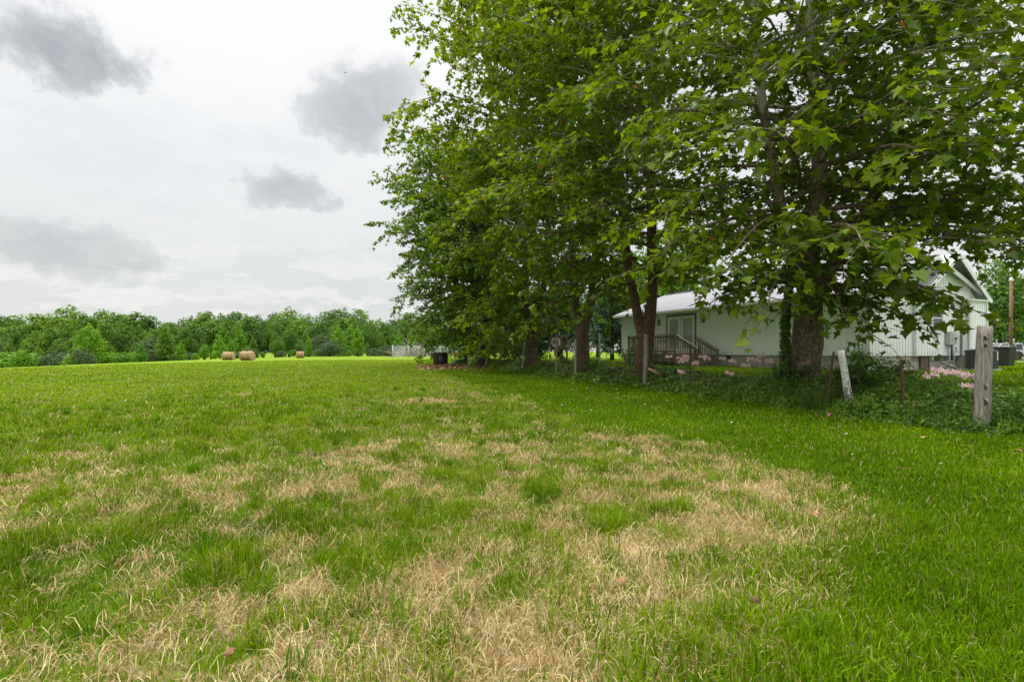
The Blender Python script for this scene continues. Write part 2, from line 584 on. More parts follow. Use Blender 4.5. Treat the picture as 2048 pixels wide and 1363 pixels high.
# concrete drive seen in two strips at the right edge of the yard
def build_drive():
    m = simple('pale_concrete', (0.42, 0.40, 0.36), 0.9, var=0.12, scale=3, bump=0.2)
    for nm, d, wd in (('driveway', 46.0, 3.4), ('path', 33.5, 1.0)):
        b = MB()
        n = 30
        xs = np.linspace(25, 75, n)
        vs = []
        for x in xs:
            for y in (d, d + wd):
                vs.append((x, y, gz1(x, y) + 0.05))
        b.add(vs, [(2 * i, 2 * i + 2, 2 * i + 3, 2 * i + 1) for i in range(n - 1)])
        tag(b.build(nm, m), 'pale concrete %s crossing the yard beyond the house' % nm, nm, kind='structure')


build_drive()

# ------------------------------------------------------------------ grass
def blades(X, Y, h, w, lean, col, seed, zoff=0.0, az=None):
    r = np.random.default_rng(seed)
    n = len(X)
    z = gz(X, Y) + zoff
    az = r.uniform(0, 2 * np.pi, n) if az is None else az
    fa = r.uniform(0, 2 * np.pi, n)
    lx, ly = np.cos(az), np.sin(az)
    sx, sy = np.cos(fa), np.sin(fa)
    B = np.stack([X, Y, z], 1)
    side = np.stack([sx, sy, np.zeros(n)], 1) * (w / 2)[:, None]
    ang = lean
    up1 = np.stack([lx * np.sin(ang * 0.55), ly * np.sin(ang * 0.55), np.cos(ang * 0.55)], 1)
    up2 = np.stack([lx * np.sin(ang * 1.25), ly * np.sin(ang * 1.25), np.cos(ang * 1.25)], 1)
    mid = B + up1 * (h * 0.55)[:, None]
    tip = mid + up2 * (h * 0.5)[:, None]
    tip[:, 2] = np.maximum(tip[:, 2], z + 0.008)
    V = np.stack([B - side, B + side, mid + side * 0.85, mid - side * 0.85, tip], 1).reshape(-1, 3)
    base = (np.arange(n) * 5)[:, None]
    L = (base + np.array([0, 1, 2, 3, 3, 2, 4])[None]).ravel()
    cnt = np.tile(np.array([4, 3]), n)
    C = np.repeat(col, 5, axis=0).reshape(n, 5, 3)
    C[:, 4] *= 1.12
    return V, L, cnt, C.reshape(-1, 3)


def lerp3(a, b, t):
    return np.array(a)[None] * (1 - t)[:, None] + np.array(b)[None] * t[:, None]


def sample_wedge(n, r, rmin=1.15, rk=4.2, rmax=75.0, half=R(60)):
    A = (rk ** 2 - rmin ** 2) / 2
    Bm = rk ** 2 * math.log(rmax / rk)
    pick = r.random(n) < A / (A + Bm)
    u = r.random(n)
    d = np.where(pick, np.sqrt(rmin ** 2 + u * (rk ** 2 - rmin ** 2)), rk * np.exp(u * math.log(rmax / rk)))
    a = r.uniform(-half, half, n)
    return d * np.sin(a), d * np.cos(a), d


NEAR_N = 970000


def build_grass():
    r = np.random.default_rng(11)
    X, Y, d = sample_wedge(NEAR_N, r)
    s = lawn_side(X, Y)
    bs = bank_s(X, Y)
    dry = dryness(X, Y)
    tuft = fbm(X * 3.1, Y * 3.1, 51, 3)
    tuft2 = vnoise(X * 6.5, Y * 6.5, 61)
    lod = np.maximum(1.0, d / 4.2)
    rnd = r.random(len(X))
    cover = ((bs > -0.05) & (bs < 1.3)) & (Y < 52) & (Y > 7.2)
    house = np.zeros(len(X), bool)
    lx = (X - 13.55) * 0.9048 + (Y - 18.95) * 0.4258
    ly = -(X - 13.55) * 0.4258 + (Y - 18.95) * 0.9048
    house = (lx > -0.1) & (lx < 8.2) & (ly > -0.6) & (ly < 15.2)
    ok = ~cover & ~house
    soft = s + r.normal(0, 0.28, len(s))
    lawn = (soft > 0) & ok
    field = (soft <= 0) & ok
    # --- green of the hay field
    gp = np.clip(1.04 - dry * 0.76, 0.32, 0.93) * sstep(0.22, 0.55, tuft * 0.7 + tuft2 * 0.3 + (1 - dry) * 0.28)
    g = field & (rnd < gp)
    n = g.sum()
    tt = sstep(0.42, 0.72, tuft[g]) * 0.75 + 0.25 * tuft2[g]
    far = sstep(7, 22, d[g])
    h = (0.03 + 0.105 * tt * r.uniform(0.35, 1.3, n)) * (1 - 0.25 * far)
    w = r.uniform(0.0026, 0.0066, n) * lod[g] * (0.8 + 0.5 * tt)
    lean = np.abs(r.normal(0.55, 0.45, n))
    hue = np.clip(0.45 * r.random(n) + 0.8 * (fbm(X[g] * 0.5, Y[g] * 0.5, 71, 3) - 0.25) + 0.6 * (vnoise(X[g] * 4.2, Y[g] * 4.2, 73) - 0.5) + 0.42 * far, 0, 1)
    col = lerp3((0.070, 0.170, 0.003), (0.295, 0.440, 0.005), hue)
    col *= r.uniform(0.40, 1.08, (n, 1))
    yel = r.random(n) < 0.11
    col[yel] = lerp3((0.30, 0.30, 0.05), (0.42, 0.36, 0.13), r.random(yel.sum()))
    V, L, c, C = blades(X[g], Y[g], h, w, lean, col, 1)
    o = link('field_grass', np_mesh('field_grass', V, L, c, M['blade'], attrs={'col': C}))
    tag(o, 'tufted green grass growing back through the mown hay field', 'grass', kind='stuff')
    # --- straw stubble in the field
    g = field & (rnd >= gp) & (r.random(len(X)) < np.clip(0.42 + dry * 0.9, 0, 1))
    n = g.sum()
    flat = r.random(n) < 0.62
    h = np.where(flat, r.uniform(0.04, 0.13, n), r.uniform(0.02, 0.06, n))
    lean = np.where(flat, r.uniform(1.05, 1.5, n), r.uniform(0.1, 0.7, n))
    w = r.uniform(0.0022, 0.0046, n) * lod[g]
    t = np.clip(r.random(n) * 0.8 + 0.5 * (fbm(X[g] * 2, Y[g] * 2, 81, 2) - 0.4), 0, 1)
    col = lerp3((0.27, 0.175, 0.07), (0.64, 0.53, 0.28), t)
    red = r.random(n) < 0.12
    col[red] = np.array((0.30, 0.14, 0.05)) * r.uniform(0.6, 1.2, (red.sum(), 1))
    zo = np.where(flat, r.uniform(0.0, 0.03, n), 0)
    V, L, c, C = blades(X[g], Y[g], h, w, lean, col, 2, zo)
    o = link('dry_straw', np_mesh('dry_straw', V, L, c, M['straw'], attrs={'col': C}))
    tag(o, 'pale cut hay stubble and loose straw lying in the field', 'straw', kind='stuff')
    # --- lawn (mown strip and yard)
    g = lawn
    n = g.sum()
    yard = bs[g] > 1.2
    h = (0.035 + 0.055 * tuft[g]) * r.uniform(0.6, 1.3, n) * np.where(d[g] < 5, 1.25, 1.0)
    w = r.uniform(0.003, 0.0095, n) * lod[g]
    lean = np.abs(r.normal(0.65, 0.5, n))
    hue = np.clip(0.5 * r.random(n) + 0.9 * (fbm(X[g] * 0.8, Y[g] * 0.8, 91, 4) - 0.25), 0, 1)
    col = lerp3((0.075, 0.180, 0.003), (0.265, 0.440, 0.005), hue)
    col *= r.uniform(0.36, 1.02, (n, 1))
    col[yard] *= np.array((1.25, 1.15, 0.9))
    ds = r.random(n) < 0.035
    col[ds] = lerp3((0.35, 0.26, 0.12), (0.5, 0.4, 0.22), r.random(ds.sum()))
    V, L, c, C = blades(X[g], Y[g], h, w, lean, col, 3)
    o = link('lawn_grass', np_mesh('lawn_grass', V, L, c, M['blade'], attrs={'col': C}))
    tag(o, 'short even green lawn grass along the ivy bank and round the house', 'grass', kind='stuff')
    # --- larger tufts of broad grass close by
    nt = 210
    tx, ty, td = sample_wedge(nt * 3, r, 1.6, 5.0, 16.0)
    keep = (lawn_side(tx, ty) < 0.5) & (bank_s(tx, ty) < -0.3)
    tx, ty, td = tx[keep][:nt], ty[keep][:nt], td[keep][:nt]
    nb = 46
    bx = np.repeat(tx, nb); by = np.repeat(ty, nb)
    az = r.uniform(0, 2 * np.pi, len(bx)); rad = np.abs(r.normal(0, 0.05, len(bx)))
    bx = bx + np.cos(az) * rad; by = by + np.sin(az) * rad
    sz = np.repeat(r.uniform(0.6, 1.25, len(tx)), nb)
    h = r.uniform(0.07, 0.18, len(bx)) * sz
    w = r.uniform(0.004, 0.009, len(bx)) * np.repeat(np.maximum(1, td / 5), nb)
    hue = np.clip(np.repeat(r.random(len(tx)), nb) * 0.7 + 0.4 * r.random(len(bx)) - 0.05, 0, 1)
    col = lerp3((0.055, 0.140, 0.004), (0.180, 0.310, 0.005), hue)
    V, L, c, C = blades(bx, by, h, w, r.uniform(0.1, 1.0, len(bx)), col, 4, 0.0, az + r.normal(0, 0.5, len(bx)))
    o = link('grass_tufts', np_mesh('grass_tufts', V, L, c, M['blade'], attrs={'col': C}))
    tag(o, 'taller clumps of broad green grass standing in the dry stubble', 'grass', kind='stuff')


build_grass()

# ------------------------------------------------------------------ foliage kit
def leaf_star():
    half = [(0.30, -0.10), (0.25, 0.12), (0.58, 0.34), (0.25, 0.46), (0.17, 0.66)]
    V = [(0, 0, 0), (0, 1.0, -0.10)]
    for s in (1, -1):
        for (x, y) in half: V.append((s * x, y, 0.16 * x - 0.12 * y * y))
    f = [[0, 2, 3, 4, 5, 6, 1], [1, 11, 10, 9, 8, 7, 0]]
    return np.array(V, float), f


def leaf_lobed():
    half = [(0.36, 0.02), (0.52, 0.34), (0.22, 0.50)]
    V = [(0, 0, 0), (0, 1.0, -0.10)]
    for s in (1, -1):
        for (x, y) in half: V.append((s * x, y, 0.16 * x - 0.1 * y * y))
    return np.array(V, float), [[0, 2, 3, 4, 1], [1, 7, 6, 5, 0]]


def leaf_oval():
    V = [(0, 0, 0), (0.30, 0.38, 0.05), (0, 1.0, -0.08), (-0.30, 0.38, 0.05)]
    return np.array(V, float), [[0, 1, 2], [0, 2, 3]]


def leaf_lance():
    V = [(0, 0, 0), (0.13, 0.4, 0.03), (0, 1.0, -0.18), (-0.13, 0.4, 0.03)]
    return np.array(V, float), [[0, 1, 2], [0, 2, 3]]


def scatter(tmpl, pos, axis, normal, size, tint):
    """place one leaf shape per point; axis is where the tip points, normal its upper face"""
    T, F = tmpl
    a = axis / np.maximum(np.linalg.norm(axis, axis=1, keepdims=True), 1e-9)
    x = np.cross(a, normal); x /= np.maximum(np.linalg.norm(x, axis=1, keepdims=True), 1e-9)
    n = np.cross(x, a)
    k = len(T)
    V = pos[:, None] + size[:, None, None] * (x[:, None] * T[None, :, 0:1] + a[:, None] * T[None, :, 1:2] + n[:, None] * T[None, :, 2:3])
    fl = np.concatenate([np.array(f) for f in F])
    cnt = np.array([len(f) for f in F])
    m = len(pos)
    L = ((np.arange(m) * k)[:, None] + fl[None]).ravel()
    return V.reshape(-1, 3), L, np.tile(cnt, m), np.repeat(tint, k)


def merge(parts):
    Vs, Ls, Cs, As = [], [], [], []
    b = 0
    for V, L, c, a in parts:
        Vs.append(V); Ls.append(L + b); Cs.append(c); As.append(a); b += len(V)
    return np.concatenate(Vs), np.concatenate(Ls), np.concatenate(Cs), np.concatenate(As)


def np_tubes(paths, sides):
    """paths: list of (pts (n,3), radii (n,)) -> V, loops, counts"""
    Vs, Ls, nq = [], [], 0
    b = 0
    for pts, rad in paths:
        pts = np.asarray(pts, float); rad = np.asarray(rad, float)
        n = len(pts)
        tg = np.gradient(pts, axis=0)
        tg /= np.maximum(np.linalg.norm(tg, axis=1, keepdims=True), 1e-9)
        ref = np.where(np.abs(tg[:, 2:3]) < 0.8, np.array([[0, 0, 1.0]]), np.array([[1.0, 0, 0]]))
        ref[:] = ref[0]
        s = np.cross(tg, ref); s /= np.maximum(np.linalg.norm(s, axis=1, keepdims=True), 1e-9)
        u = np.cross(s, tg)
        k = sides if rad[0] > 0.03 else 4
        an = np.arange(k) * 2 * np.pi / k
        V = pts[:, None] + rad[:, None, None] * (s[:, None] * np.cos(an)[None, :, None] + u[:, None] * np.sin(an)[None, :, None])
        i = np.arange(n * k).reshape(n, k) + b
        j = np.roll(i, -1, 1)
        q = np.stack([i[:-1], j[:-1], j[1:], i[1:]], -1).reshape(-1, 4)
        Vs.append(V.reshape(-1, 3)); Ls.append(q.ravel()); nq += len(q); b += n * k
    return np.concatenate(Vs), np.concatenate(Ls), np.full(nq, 4)


def resample(pts, step):
    pts = np.asarray(pts, float)
    seg = np.r_[0, np.cumsum(np.linalg.norm(np.diff(pts[:, :3], axis=0), axis=1))]
    n = max(3, int(seg[-1] / step) + 1)
    s = np.linspace(0, seg[-1], n)
    out = np.stack([np.interp(s, seg, pts[:, i]) for i in range(pts.shape[1])], 1)
    for _ in range(3):
        out[1:-1] = 0.25 * out[:-2] + 0.5 * out[1:-1] + 0.25 * out[2:]
    return out


def grow(r, p, d, L, n, droop, wob, up=0.0):
    pts = [p.copy()]
    d = d / np.linalg.norm(d)
    st = L / n
    for i in range(n):
        d = d + np.array([0, 0, -droop + up]) * (i + 1) / n + r.normal(0, wob, 3)
        d = d / np.linalg.norm(d)
        pts.append(pts[-1] + d * st)
    return np.array(pts)


def make_tree(base, stems, seed, crown, tmpl, leaf_size, leaf_mat_, bark, name, label, cat, group=None, sides=10,
              n_prim=40, sub_step=0.38, node_step=0.16, per_node=2, sprays=None, tint=(0.42, 0.2), yellow=0.01, brown=0.004, flare=1.12, z_lo=2.0, z_hi=16.0, extra_prims=None, twig=True):
    """stems: list of polylines [(x, y, z, r)...] in world space; crown(h, az) -> branch length"""
    r = np.random.default_rng(seed)
    base = np.asarray(base, float)
    paths = []
    st = []
    for s in stems:
        q = resample(s, 0.35)
        q[:, :3] -= base
        jit = np.cumsum(r.normal(0, 0.012, (len(q), 3)), axis=0); jit[:, 2] = 0
        q[:, :3] += jit * (np.arange(len(q)) > 2)[:, None]
        st.append(q)
    low = st[0]
    hz = low[:, 2] - low[0, 2]
    low[:, 3] *= 1 + (flare - 1) * np.exp(-hz / 0.35)
    low[0, 2] -= 0.8
    for q in st: paths.append((q[:, :3], q[:, 3]))
    LP, LA, LN = [], [], []
    gold = 2.39996
    prims = []
    for si, q in enumerate(st):
        zs = np.linspace(z_lo, min(z_hi, q[-1, 2]), n_prim)
        for i, z in enumerate(zs):
            if z < q[0, 2] or z > q[-1, 2]: continue
            k = int(np.argmin(np.abs(q[:, 2] - z)))
            az = i * gold + si * 1.3 + r.normal(0, 0.25)
            L = crown(z + base[2], az) * r.uniform(0.75, 1.12)
            if L < 0.4: continue
            prims.append((q[k, :3].copy(), az, L, z, q[k, 3]))
    low_from = len(prims)
    for (pp, az, L, zt) in (extra_prims or []):
        prims.append((np.asarray(pp, float) - base, az, L, zt, 0.12))
    for (p, az, L, z, r0) in prims:
        f = np.clip((z - z_lo) / max(1e-3, z_hi - z_lo), 0, 1)
        el = (R(8) if z > 0 else R(-6)) + R(34) * f + r.normal(0, 0.1)
        d = np.array([math.sin(az) * math.cos(el), math.cos(az) * math.cos(el), math.sin(el)])
        n = max(4, int(L / 0.45))
        pts = grow(r, p, d, L, n, 0.13 * (1.25 - f), 0.07)
        rad = np.linspace(min(r0 * 0.45, 0.018 + 0.011 * L), 0.006, len(pts))
        paths.append((pts, rad))
        ns = max(2, int(L * 0.85 / sub_step))
        for j in range(ns):
            s = 0.15 + 0.85 * (j + r.uniform(0.1, 0.9)) / ns
            fi = s * (len(pts) - 1); i0 = min(int(fi), len(pts) - 2)
            q0 = pts[i0] + (pts[i0 + 1] - pts[i0]) * (fi - i0)
            td = pts[i0 + 1] - pts[i0]; td /= np.linalg.norm(td)
            side = np.cross(td, [0, 0, 1.0]); side /= max(1e-6, np.linalg.norm(side))
            sg = 1 if (j % 2) else -1
            ang = r.uniform(0.55, 1.15)
            dd = td * math.cos(ang) + side * sg * math.sin(ang) + np.array([0, 0, r.normal(0.05, 0.28)])
            sl = (0.45 + 0.34 * L * (1 - 0.70 * s)) * r.uniform(0.6, 1.2)
            sl = min(sl, 2.4)
            m = max(3, int(sl / 0.25))
            sp = grow(r, q0, dd, sl, m, 0.16, 0.10)
            if twig: paths.append((sp, np.linspace(0.011, 0.003, len(sp))))
            nn = max(2, int(sl / node_step))
            ts = np.linspace(0.12, 1.0, nn) * (len(sp) - 1)
            ii = np.minimum(ts.astype(int), len(sp) - 2)
            nodes = sp[ii] + (sp[ii + 1] - sp[ii]) * (ts - ii)[:, None]
            tdn = sp[ii + 1] - sp[ii]; tdn /= np.linalg.norm(tdn, axis=1, keepdims=True)
            for _ in range(per_node):
                LP.append(nodes); LA.append(tdn)
    LP = np.concatenate(LP); LA = np.concatenate(LA)
    n = len(LP)
    a = LA * 0.6 + r.normal(0, 0.62, (n, 3)); a[:, 2] = a[:, 2] * 0.6 - 0.32
    a /= np.linalg.norm(a, axis=1, keepdims=True)
    size = leaf_size * np.clip(r.normal(0.82, 0.27, n), 0.3, 1.35)
    pos = LP + a * (size * r.uniform(0.15, 0.55, n))[:, None] + r.normal(0, leaf_size * 0.22, (n, 3))
    nr = np.stack([r.normal(0, 0.5, n), r.normal(0, 0.5, n), np.ones(n)], 1)
    clump = fbm(LP[:, 0] * 0.6 + LP[:, 2] * 0.31, LP[:, 1] * 0.6 - LP[:, 2] * 0.43, seed, 3)
    tn = np.clip(r.normal(tint[0], tint[1], n) + (clump - 0.5) * 0.55, 0, 0.86)
    yc = (vnoise(LP[:, 0] * 1.1 + 9, LP[:, 1] * 1.1 + LP[:, 2] * 1.1, seed + 3) > 0.90)
    y_ = r.random(n) < np.where(yc, yellow * 12, yellow)
    tn[y_] = r.uniform(0.88, 0.95, y_.sum())
    b_ = r.random(n) < brown
    tn[b_] = r.uniform(0.975, 1.0, b_.sum())
    parts = [scatter(tmpl, pos, a, nr, size, tn)]
    V, Lp, c, A = merge(parts)
    root = empty(name, base)
    tag(root, label, cat, group)
    tv, tl, tcn = np_tubes(paths, sides)
    link('trunk', np_mesh('trunk', tv, tl, tcn, bark), root)
    link('crown', np_mesh('crown', V, Lp, c, leaf_mat_, attrs={'tint': A}), root)
    return root, n


def stem(d, rows, tilt=None):
    """rows: (photo x, photo y, width px) seen at distance d -> world polyline with radii"""
    out = []
    for row in rows:
        x, y, w = row[:3]
        dd = d + (row[3] if len(row) > 3 else 0)
        p = P(x, y, dd)
        out.append((p[0], p[1], p[2], w / 2 / FPX * dd / math.hypot(1, (x - 1024) / FPX)))
    return out


STAR, LOBED, OVAL, LANCE = leaf_star(), leaf_lobed(), leaf_oval(), leaf_lance()


def toward(az, target):
    return 0.5 + 0.5 * math.cos(az - target)


# T1: the old sycamore by the white post
d1 = 12.2
def crown1(z, az):
    t = z
    prof = np.interp(t, [1.5, 2.2, 3.2, 5, 8, 11, 15, 18], [1.5, 3.4, 4.3, 5.2, 5.6, 5.0, 3.6, 1.0])
    return prof * (0.72 + 0.32 * toward(az, R(120)) + 0.02 * toward(az, R(200)))
s1 = [
    stem(d1, [(1604, 775, 78), (1604, 755, 68), (1607, 720, 66), (1612, 680, 68), (1616, 640, 62), (1618, 600, 56), (1616, 560, 46), (1622, 480, 40), (1634, 400, 36), (1640, 330, 32), (1630, 230, 27), (1622, 120, 23), (1618, 0, 19), (1610, -200, 13), (1605, -420, 6)]),
    stem(d1, [(1614, 600, 30), (1590, 520, 28), (1565, 430, 25), (1547, 320, 22, 0.3), (1530, 200, 19, 0.5), (1522, 90, 17, 0.7), (1512, -60, 13, 0.9), (1495, -300, 6, 1.2)]),
    stem(d1, [(1622, 600, 34), (1670, 520, 31, 0.2), (1722, 450, 28, 0.4), (1755, 380, 26, 0.6), (1772, 320, 24, 0.8), (1800, 200, 20, 1.0), (1830, 80, 18, 1.2), (1850, -60, 13, 1.4), (1870, -260, 6, 1.6)])]
b1 = P(1604, 770, d1)
ex = []
# long low limbs reaching out over the lawn towards the photographer and along the fence
for (sx, sy, az, L) in [(1620, 540, R(150), 3.6), (1610, 500, R(205), 4.6), (1625, 480, R(150), 4.2), (1600, 450, R(235), 4.0), (1590, 480, R(255), 3.4), (1640, 460, R(120), 4.3), (1600, 380, R(215), 4.8), (1640, 400, R(140), 5.0),
                        (1630, 330, R(185), 4.2), (1650, 330, R(105), 6.2), (1560, 420, R(275), 4.0), (1625, 580, R(122), 2.8), (1626, 580, R(95), 2.6), (1612, 570, R(240), 3.6), (1700, 440, R(90), 4.6), (1720, 420, R(125), 4.8), (1630, 250, R(160), 4.2), (1630, 200, R(200), 4.2)]:
    ex.append((P(sx, sy, d1), az, L, max(2.0, P(sx, sy, d1)[2] - 1.2)))
for (sx, sy, az, L) in [(1640, 570, R(122), 2.3), (1590, 560, R(262), 2.4), (1592, 540, R(245), 2.6), (1596, 530, R(225), 2.7), (1632, 600, R(125), 2.4), (1640, 540, R(145), 3.4), (1616, 570, R(175), 2.6), (1614, 550, R(200), 2.8), (1620, 535, R(160), 2.9), (1618, 510, R(185), 3.2), (1612, 585, R(215), 2.4), (1624, 590, R(150), 2.2), (1622, 480, R(170), 3.6), (1610, 470, R(210), 3.6), (1640, 460, R(135), 3.8), (1600, 520, R(232), 3.6), (1600, 490, R(248), 4.0), (1588, 505, R(275), 2.3)]:
    ex.append((P(sx, sy, d1), az, L, -1.0))
t1, n1_ = make_tree(b1, s1, 101, crown1, STAR, 0.215, M['sycamore_leaf'], M['bark_old'], 'sycamore_tree',
          'huge old sycamore with the thickest mottled trunk, beside the whitewashed leaning post', 'tree', 'sycamores along the fence', 14,
          n_prim=48, sub_step=0.29, node_step=0.16, per_node=2, tint=(0.40, 0.17), yellow=0.006, brown=0.002, z_lo=3.9, z_hi=17.0, extra_prims=ex, flare=1.12)

# T2: twin red-brown stems in front of the porch
d2 = 17.6
def crown2(z, az):
    prof = np.interp(z, [2.5, 4, 6, 9, 13, 17, 21], [1.0, 3.2, 4.6, 5.2, 4.8, 3.6, 1.0])
    return prof * (0.8 + 0.25 * toward(az, R(230)))
s2 = [
    stem(d2, [(1288, 752, 42), (1288, 730, 36), (1288, 690, 35), (1291, 658, 33), (1300, 615, 20), (1304, 560, 21), (1303, 480, 20), (1300, 400, 20), (1299, 320, 19), (1298, 220, 17), (1297, 100, 15), (1296, 0, 13), (1292, -200, 9), (1290, -380, 5)]),
    stem(d2, [(1284, 668, 22), (1274, 628, 19), (1265, 580, 18), (1256, 520, 19, 0.3), (1248, 440, 18, 0.5), (1243, 370, 17, 0.7), (1238, 300, 15, 0.9), (1228, 180, 14, 1.1), (1220, 40, 11, 1.3), (1205, -180, 6, 1.5)])]
make_tree(P(1288, 748, d2), s2, 202, crown2, STAR, 0.21, M['sycamore_leaf'], M['bark_red'], 'sycamore_tree',
          'sycamore with two reddish brown stems forking low, in front of the porch', 'tree', 'sycamores along the fence', 12,
          n_prim=62, sub_step=0.30, node_step=0.17, per_node=3, tint=(0.42, 0.17), yellow=0.012, brown=0.003, z_lo=4.1, z_hi=19.0, extra_prims=[(P(x, y, d2), R(a), L, -1.0) for (x, y, a, L) in [(1268, 565, 250, 2.4), (1262, 545, 205, 2.2), (1304, 545, 150, 2.2), (1303, 525, 110, 2.6), (1303, 535, 190, 2.4), (1255, 520, 280, 2.8), (1300, 500, 170, 3.0)]])

# T3
d3 = 22.4
def crown3(z, az):
    prof = np.interp(z, [2.5, 4.0, 6, 9, 13, 18, 23, 26], [1.0, 2.8, 4.4, 5.3, 5.2, 4.4, 2.6, 0.8])
    return prof * (0.80 + 0.25 * toward(az, R(260)))
s3 = [
    stem(d3, [(1166, 745, 34), (1166, 720, 28), (1165, 690, 27), (1164, 660, 28), (1172, 635, 19), (1183, 600, 18), (1190, 550, 17), (1196, 480, 16), (1199, 400, 15), (1198, 300, 13), (1192, 180, 12), (1186, 60, 11), (1180, -100, 8), (1176, -300, 4)]),
    stem(d3, [(1161, 665, 20), (1155, 630, 16), (1151, 580, 15), (1146, 520, 14), (1138, 440, 13), (1124, 340, 12), (1108, 240, 10), (1090, 120, 9), (1075, 0, 7), (1060, -160, 4)])]
make_tree(P(1166, 740, d3), s3, 303, crown3, STAR, 0.215, M['sycamore_leaf'], M['bark_mid'], 'sycamore_tree',
          'sycamore with a Y shaped fork above scarred bark, beside the red and white wind spinner', 'tree', 'sycamores along the fence', 10,
          n_prim=64, sub_step=0.34, node_step=0.19, per_node=3, tint=(0.43, 0.17), yellow=0.012, brown=0.004, z_lo=3.6, z_hi=22.0, extra_prims=[(P(x, y, d3), R(a), L, -1.0) for (x, y, a, L) in [(1152, 590, 250, 3.2), (1150, 575, 205, 3.0), (1186, 590, 150, 3.0), (1188, 575, 110, 3.0), (1150, 560, 285, 3.2), (1190, 560, 190, 3.4), (1148, 545, 225, 3.6), (1192, 545, 130, 3.2)]])

# T4
d4 = 29.0
def crown4(z, az):
    prof = np.interp(z, [2.6, 4.0, 6, 9, 13, 18, 23, 27], [2.0, 3.8, 5.2, 6.5, 6.6, 5.5, 4.4, 1.2])
    return prof * (0.78 + 0.26 * toward(az, R(265)))
s4 = [
    stem(d4, [(1062, 735, 27), (1062, 715, 23), (1063, 695, 22), (1055, 660, 13), (1052, 620, 12), (1050, 570, 11), (1044, 500, 11), (1030, 420, 11), (1010, 320, 10), (990, 210, 9), (972, 100, 8), (960, -20, 6), (950, -160, 3)]),
    stem(d4, [(1067, 695, 15), (1075, 650, 14), (1083, 600, 13), (1090, 550, 12), (1096, 480, 12), (1098, 400, 11), (1096, 280, 10), (1090, 150, 8), (1086, 20, 7), (1082, -120, 3)])]
make_tree(P(1062, 730, d4), s4, 404, crown4, LOBED, 0.26, M['sycamore_leaf'], M['bark_mid'], 'sycamore_tree',
          'sycamore with rusty orange dead leaves on low boughs, its trunk by a leaning white post', 'tree', 'sycamores along the fence', 9,
          n_prim=66, sub_step=0.38, node_step=0.20, per_node=4, tint=(0.44, 0.17), yellow=0.016, brown=0.010, z_lo=3.1, z_hi=24.0, extra_prims=[(P(x, y, d4), R(a), L, -1.0) for (x, y, a, L) in [(1053, 630, 250, 4.4), (1052, 615, 205, 4.0), (1082, 615, 150, 3.6), (1085, 600, 110, 3.4), (1050, 600, 285, 4.4), (1086, 590, 190, 4.0), (1050, 590, 225, 4.6), (1053, 640, 230, 3.4), (1080, 620, 200, 3.4), (1052, 620, 265, 4.6)]])

# T5, T6: darker trees at the far end of the row
def crown5(z, az):
    prof = np.interp(z, [2.0, 3.5, 6, 9, 12, 15, 17], [3.0, 4.6, 5.8, 6.2, 5.6, 3.6, 1.0])
    return prof * (0.80 + 0.30 * toward(az, R(262)))
d5 = 38.0
s5 = [stem(d5, [(967, 735, 24), (967, 700, 20), (966, 670, 19), (960, 620, 16), (955, 560, 14), (950, 480, 11), (945, 400, 8), (940, 300, 4)]),
      stem(d5, [(967, 680, 14), (975, 630, 13), (985, 570, 11), (992, 490, 9), (998, 400, 7), (1002, 300, 4)])]
make_tree(P(967, 730, d5), s5, 505, crown5, LOBED, 0.24, M['maple_leaf'], M['bark_dark'], 'maple_tree',
          'dark leafy maple with a near black trunk, beside the last fence posts', 'tree', None, 8,
          n_prim=50, sub_step=0.42, node_step=0.20, per_node=5, tint=(0.42, 0.2), yellow=0, brown=0, z_lo=2.1, z_hi=15.0)
d6 = 45.0
def crown6(z, az):
    prof = np.interp(z, [2.0, 3.5, 6, 9, 12, 16, 20], [4.8, 5.8, 6.0, 6.1, 6.2, 5.4, 1.0])
    return prof * (0.80 + 0.24 * toward(az, R(262)))
s6 = [stem(d6, [(934, 730, 22), (935, 700, 19), (935, 670, 18), (925, 620, 15), (910, 560, 12), (895, 490, 10), (886, 420, 9), (880, 350, 7), (878, 270, 3)]),
      stem(d6, [(936, 675, 14), (945, 620, 12), (950, 550, 10), (948, 470, 8), (940, 380, 6), (935, 290, 3)])]
make_tree(P(934, 728, d6), s6, 606, crown6, LOBED, 0.26, M['maple_leaf'], M['bark_dark'], 'maple_tree',
          'round green maple at the far end of the tree row, behind the dark barrel', 'tree', None, 8,
          n_prim=72, sub_step=0.38, node_step=0.20, per_node=5, tint=(0.52, 0.2), yellow=0, brown=0, z_lo=1.9, z_hi=19.0)

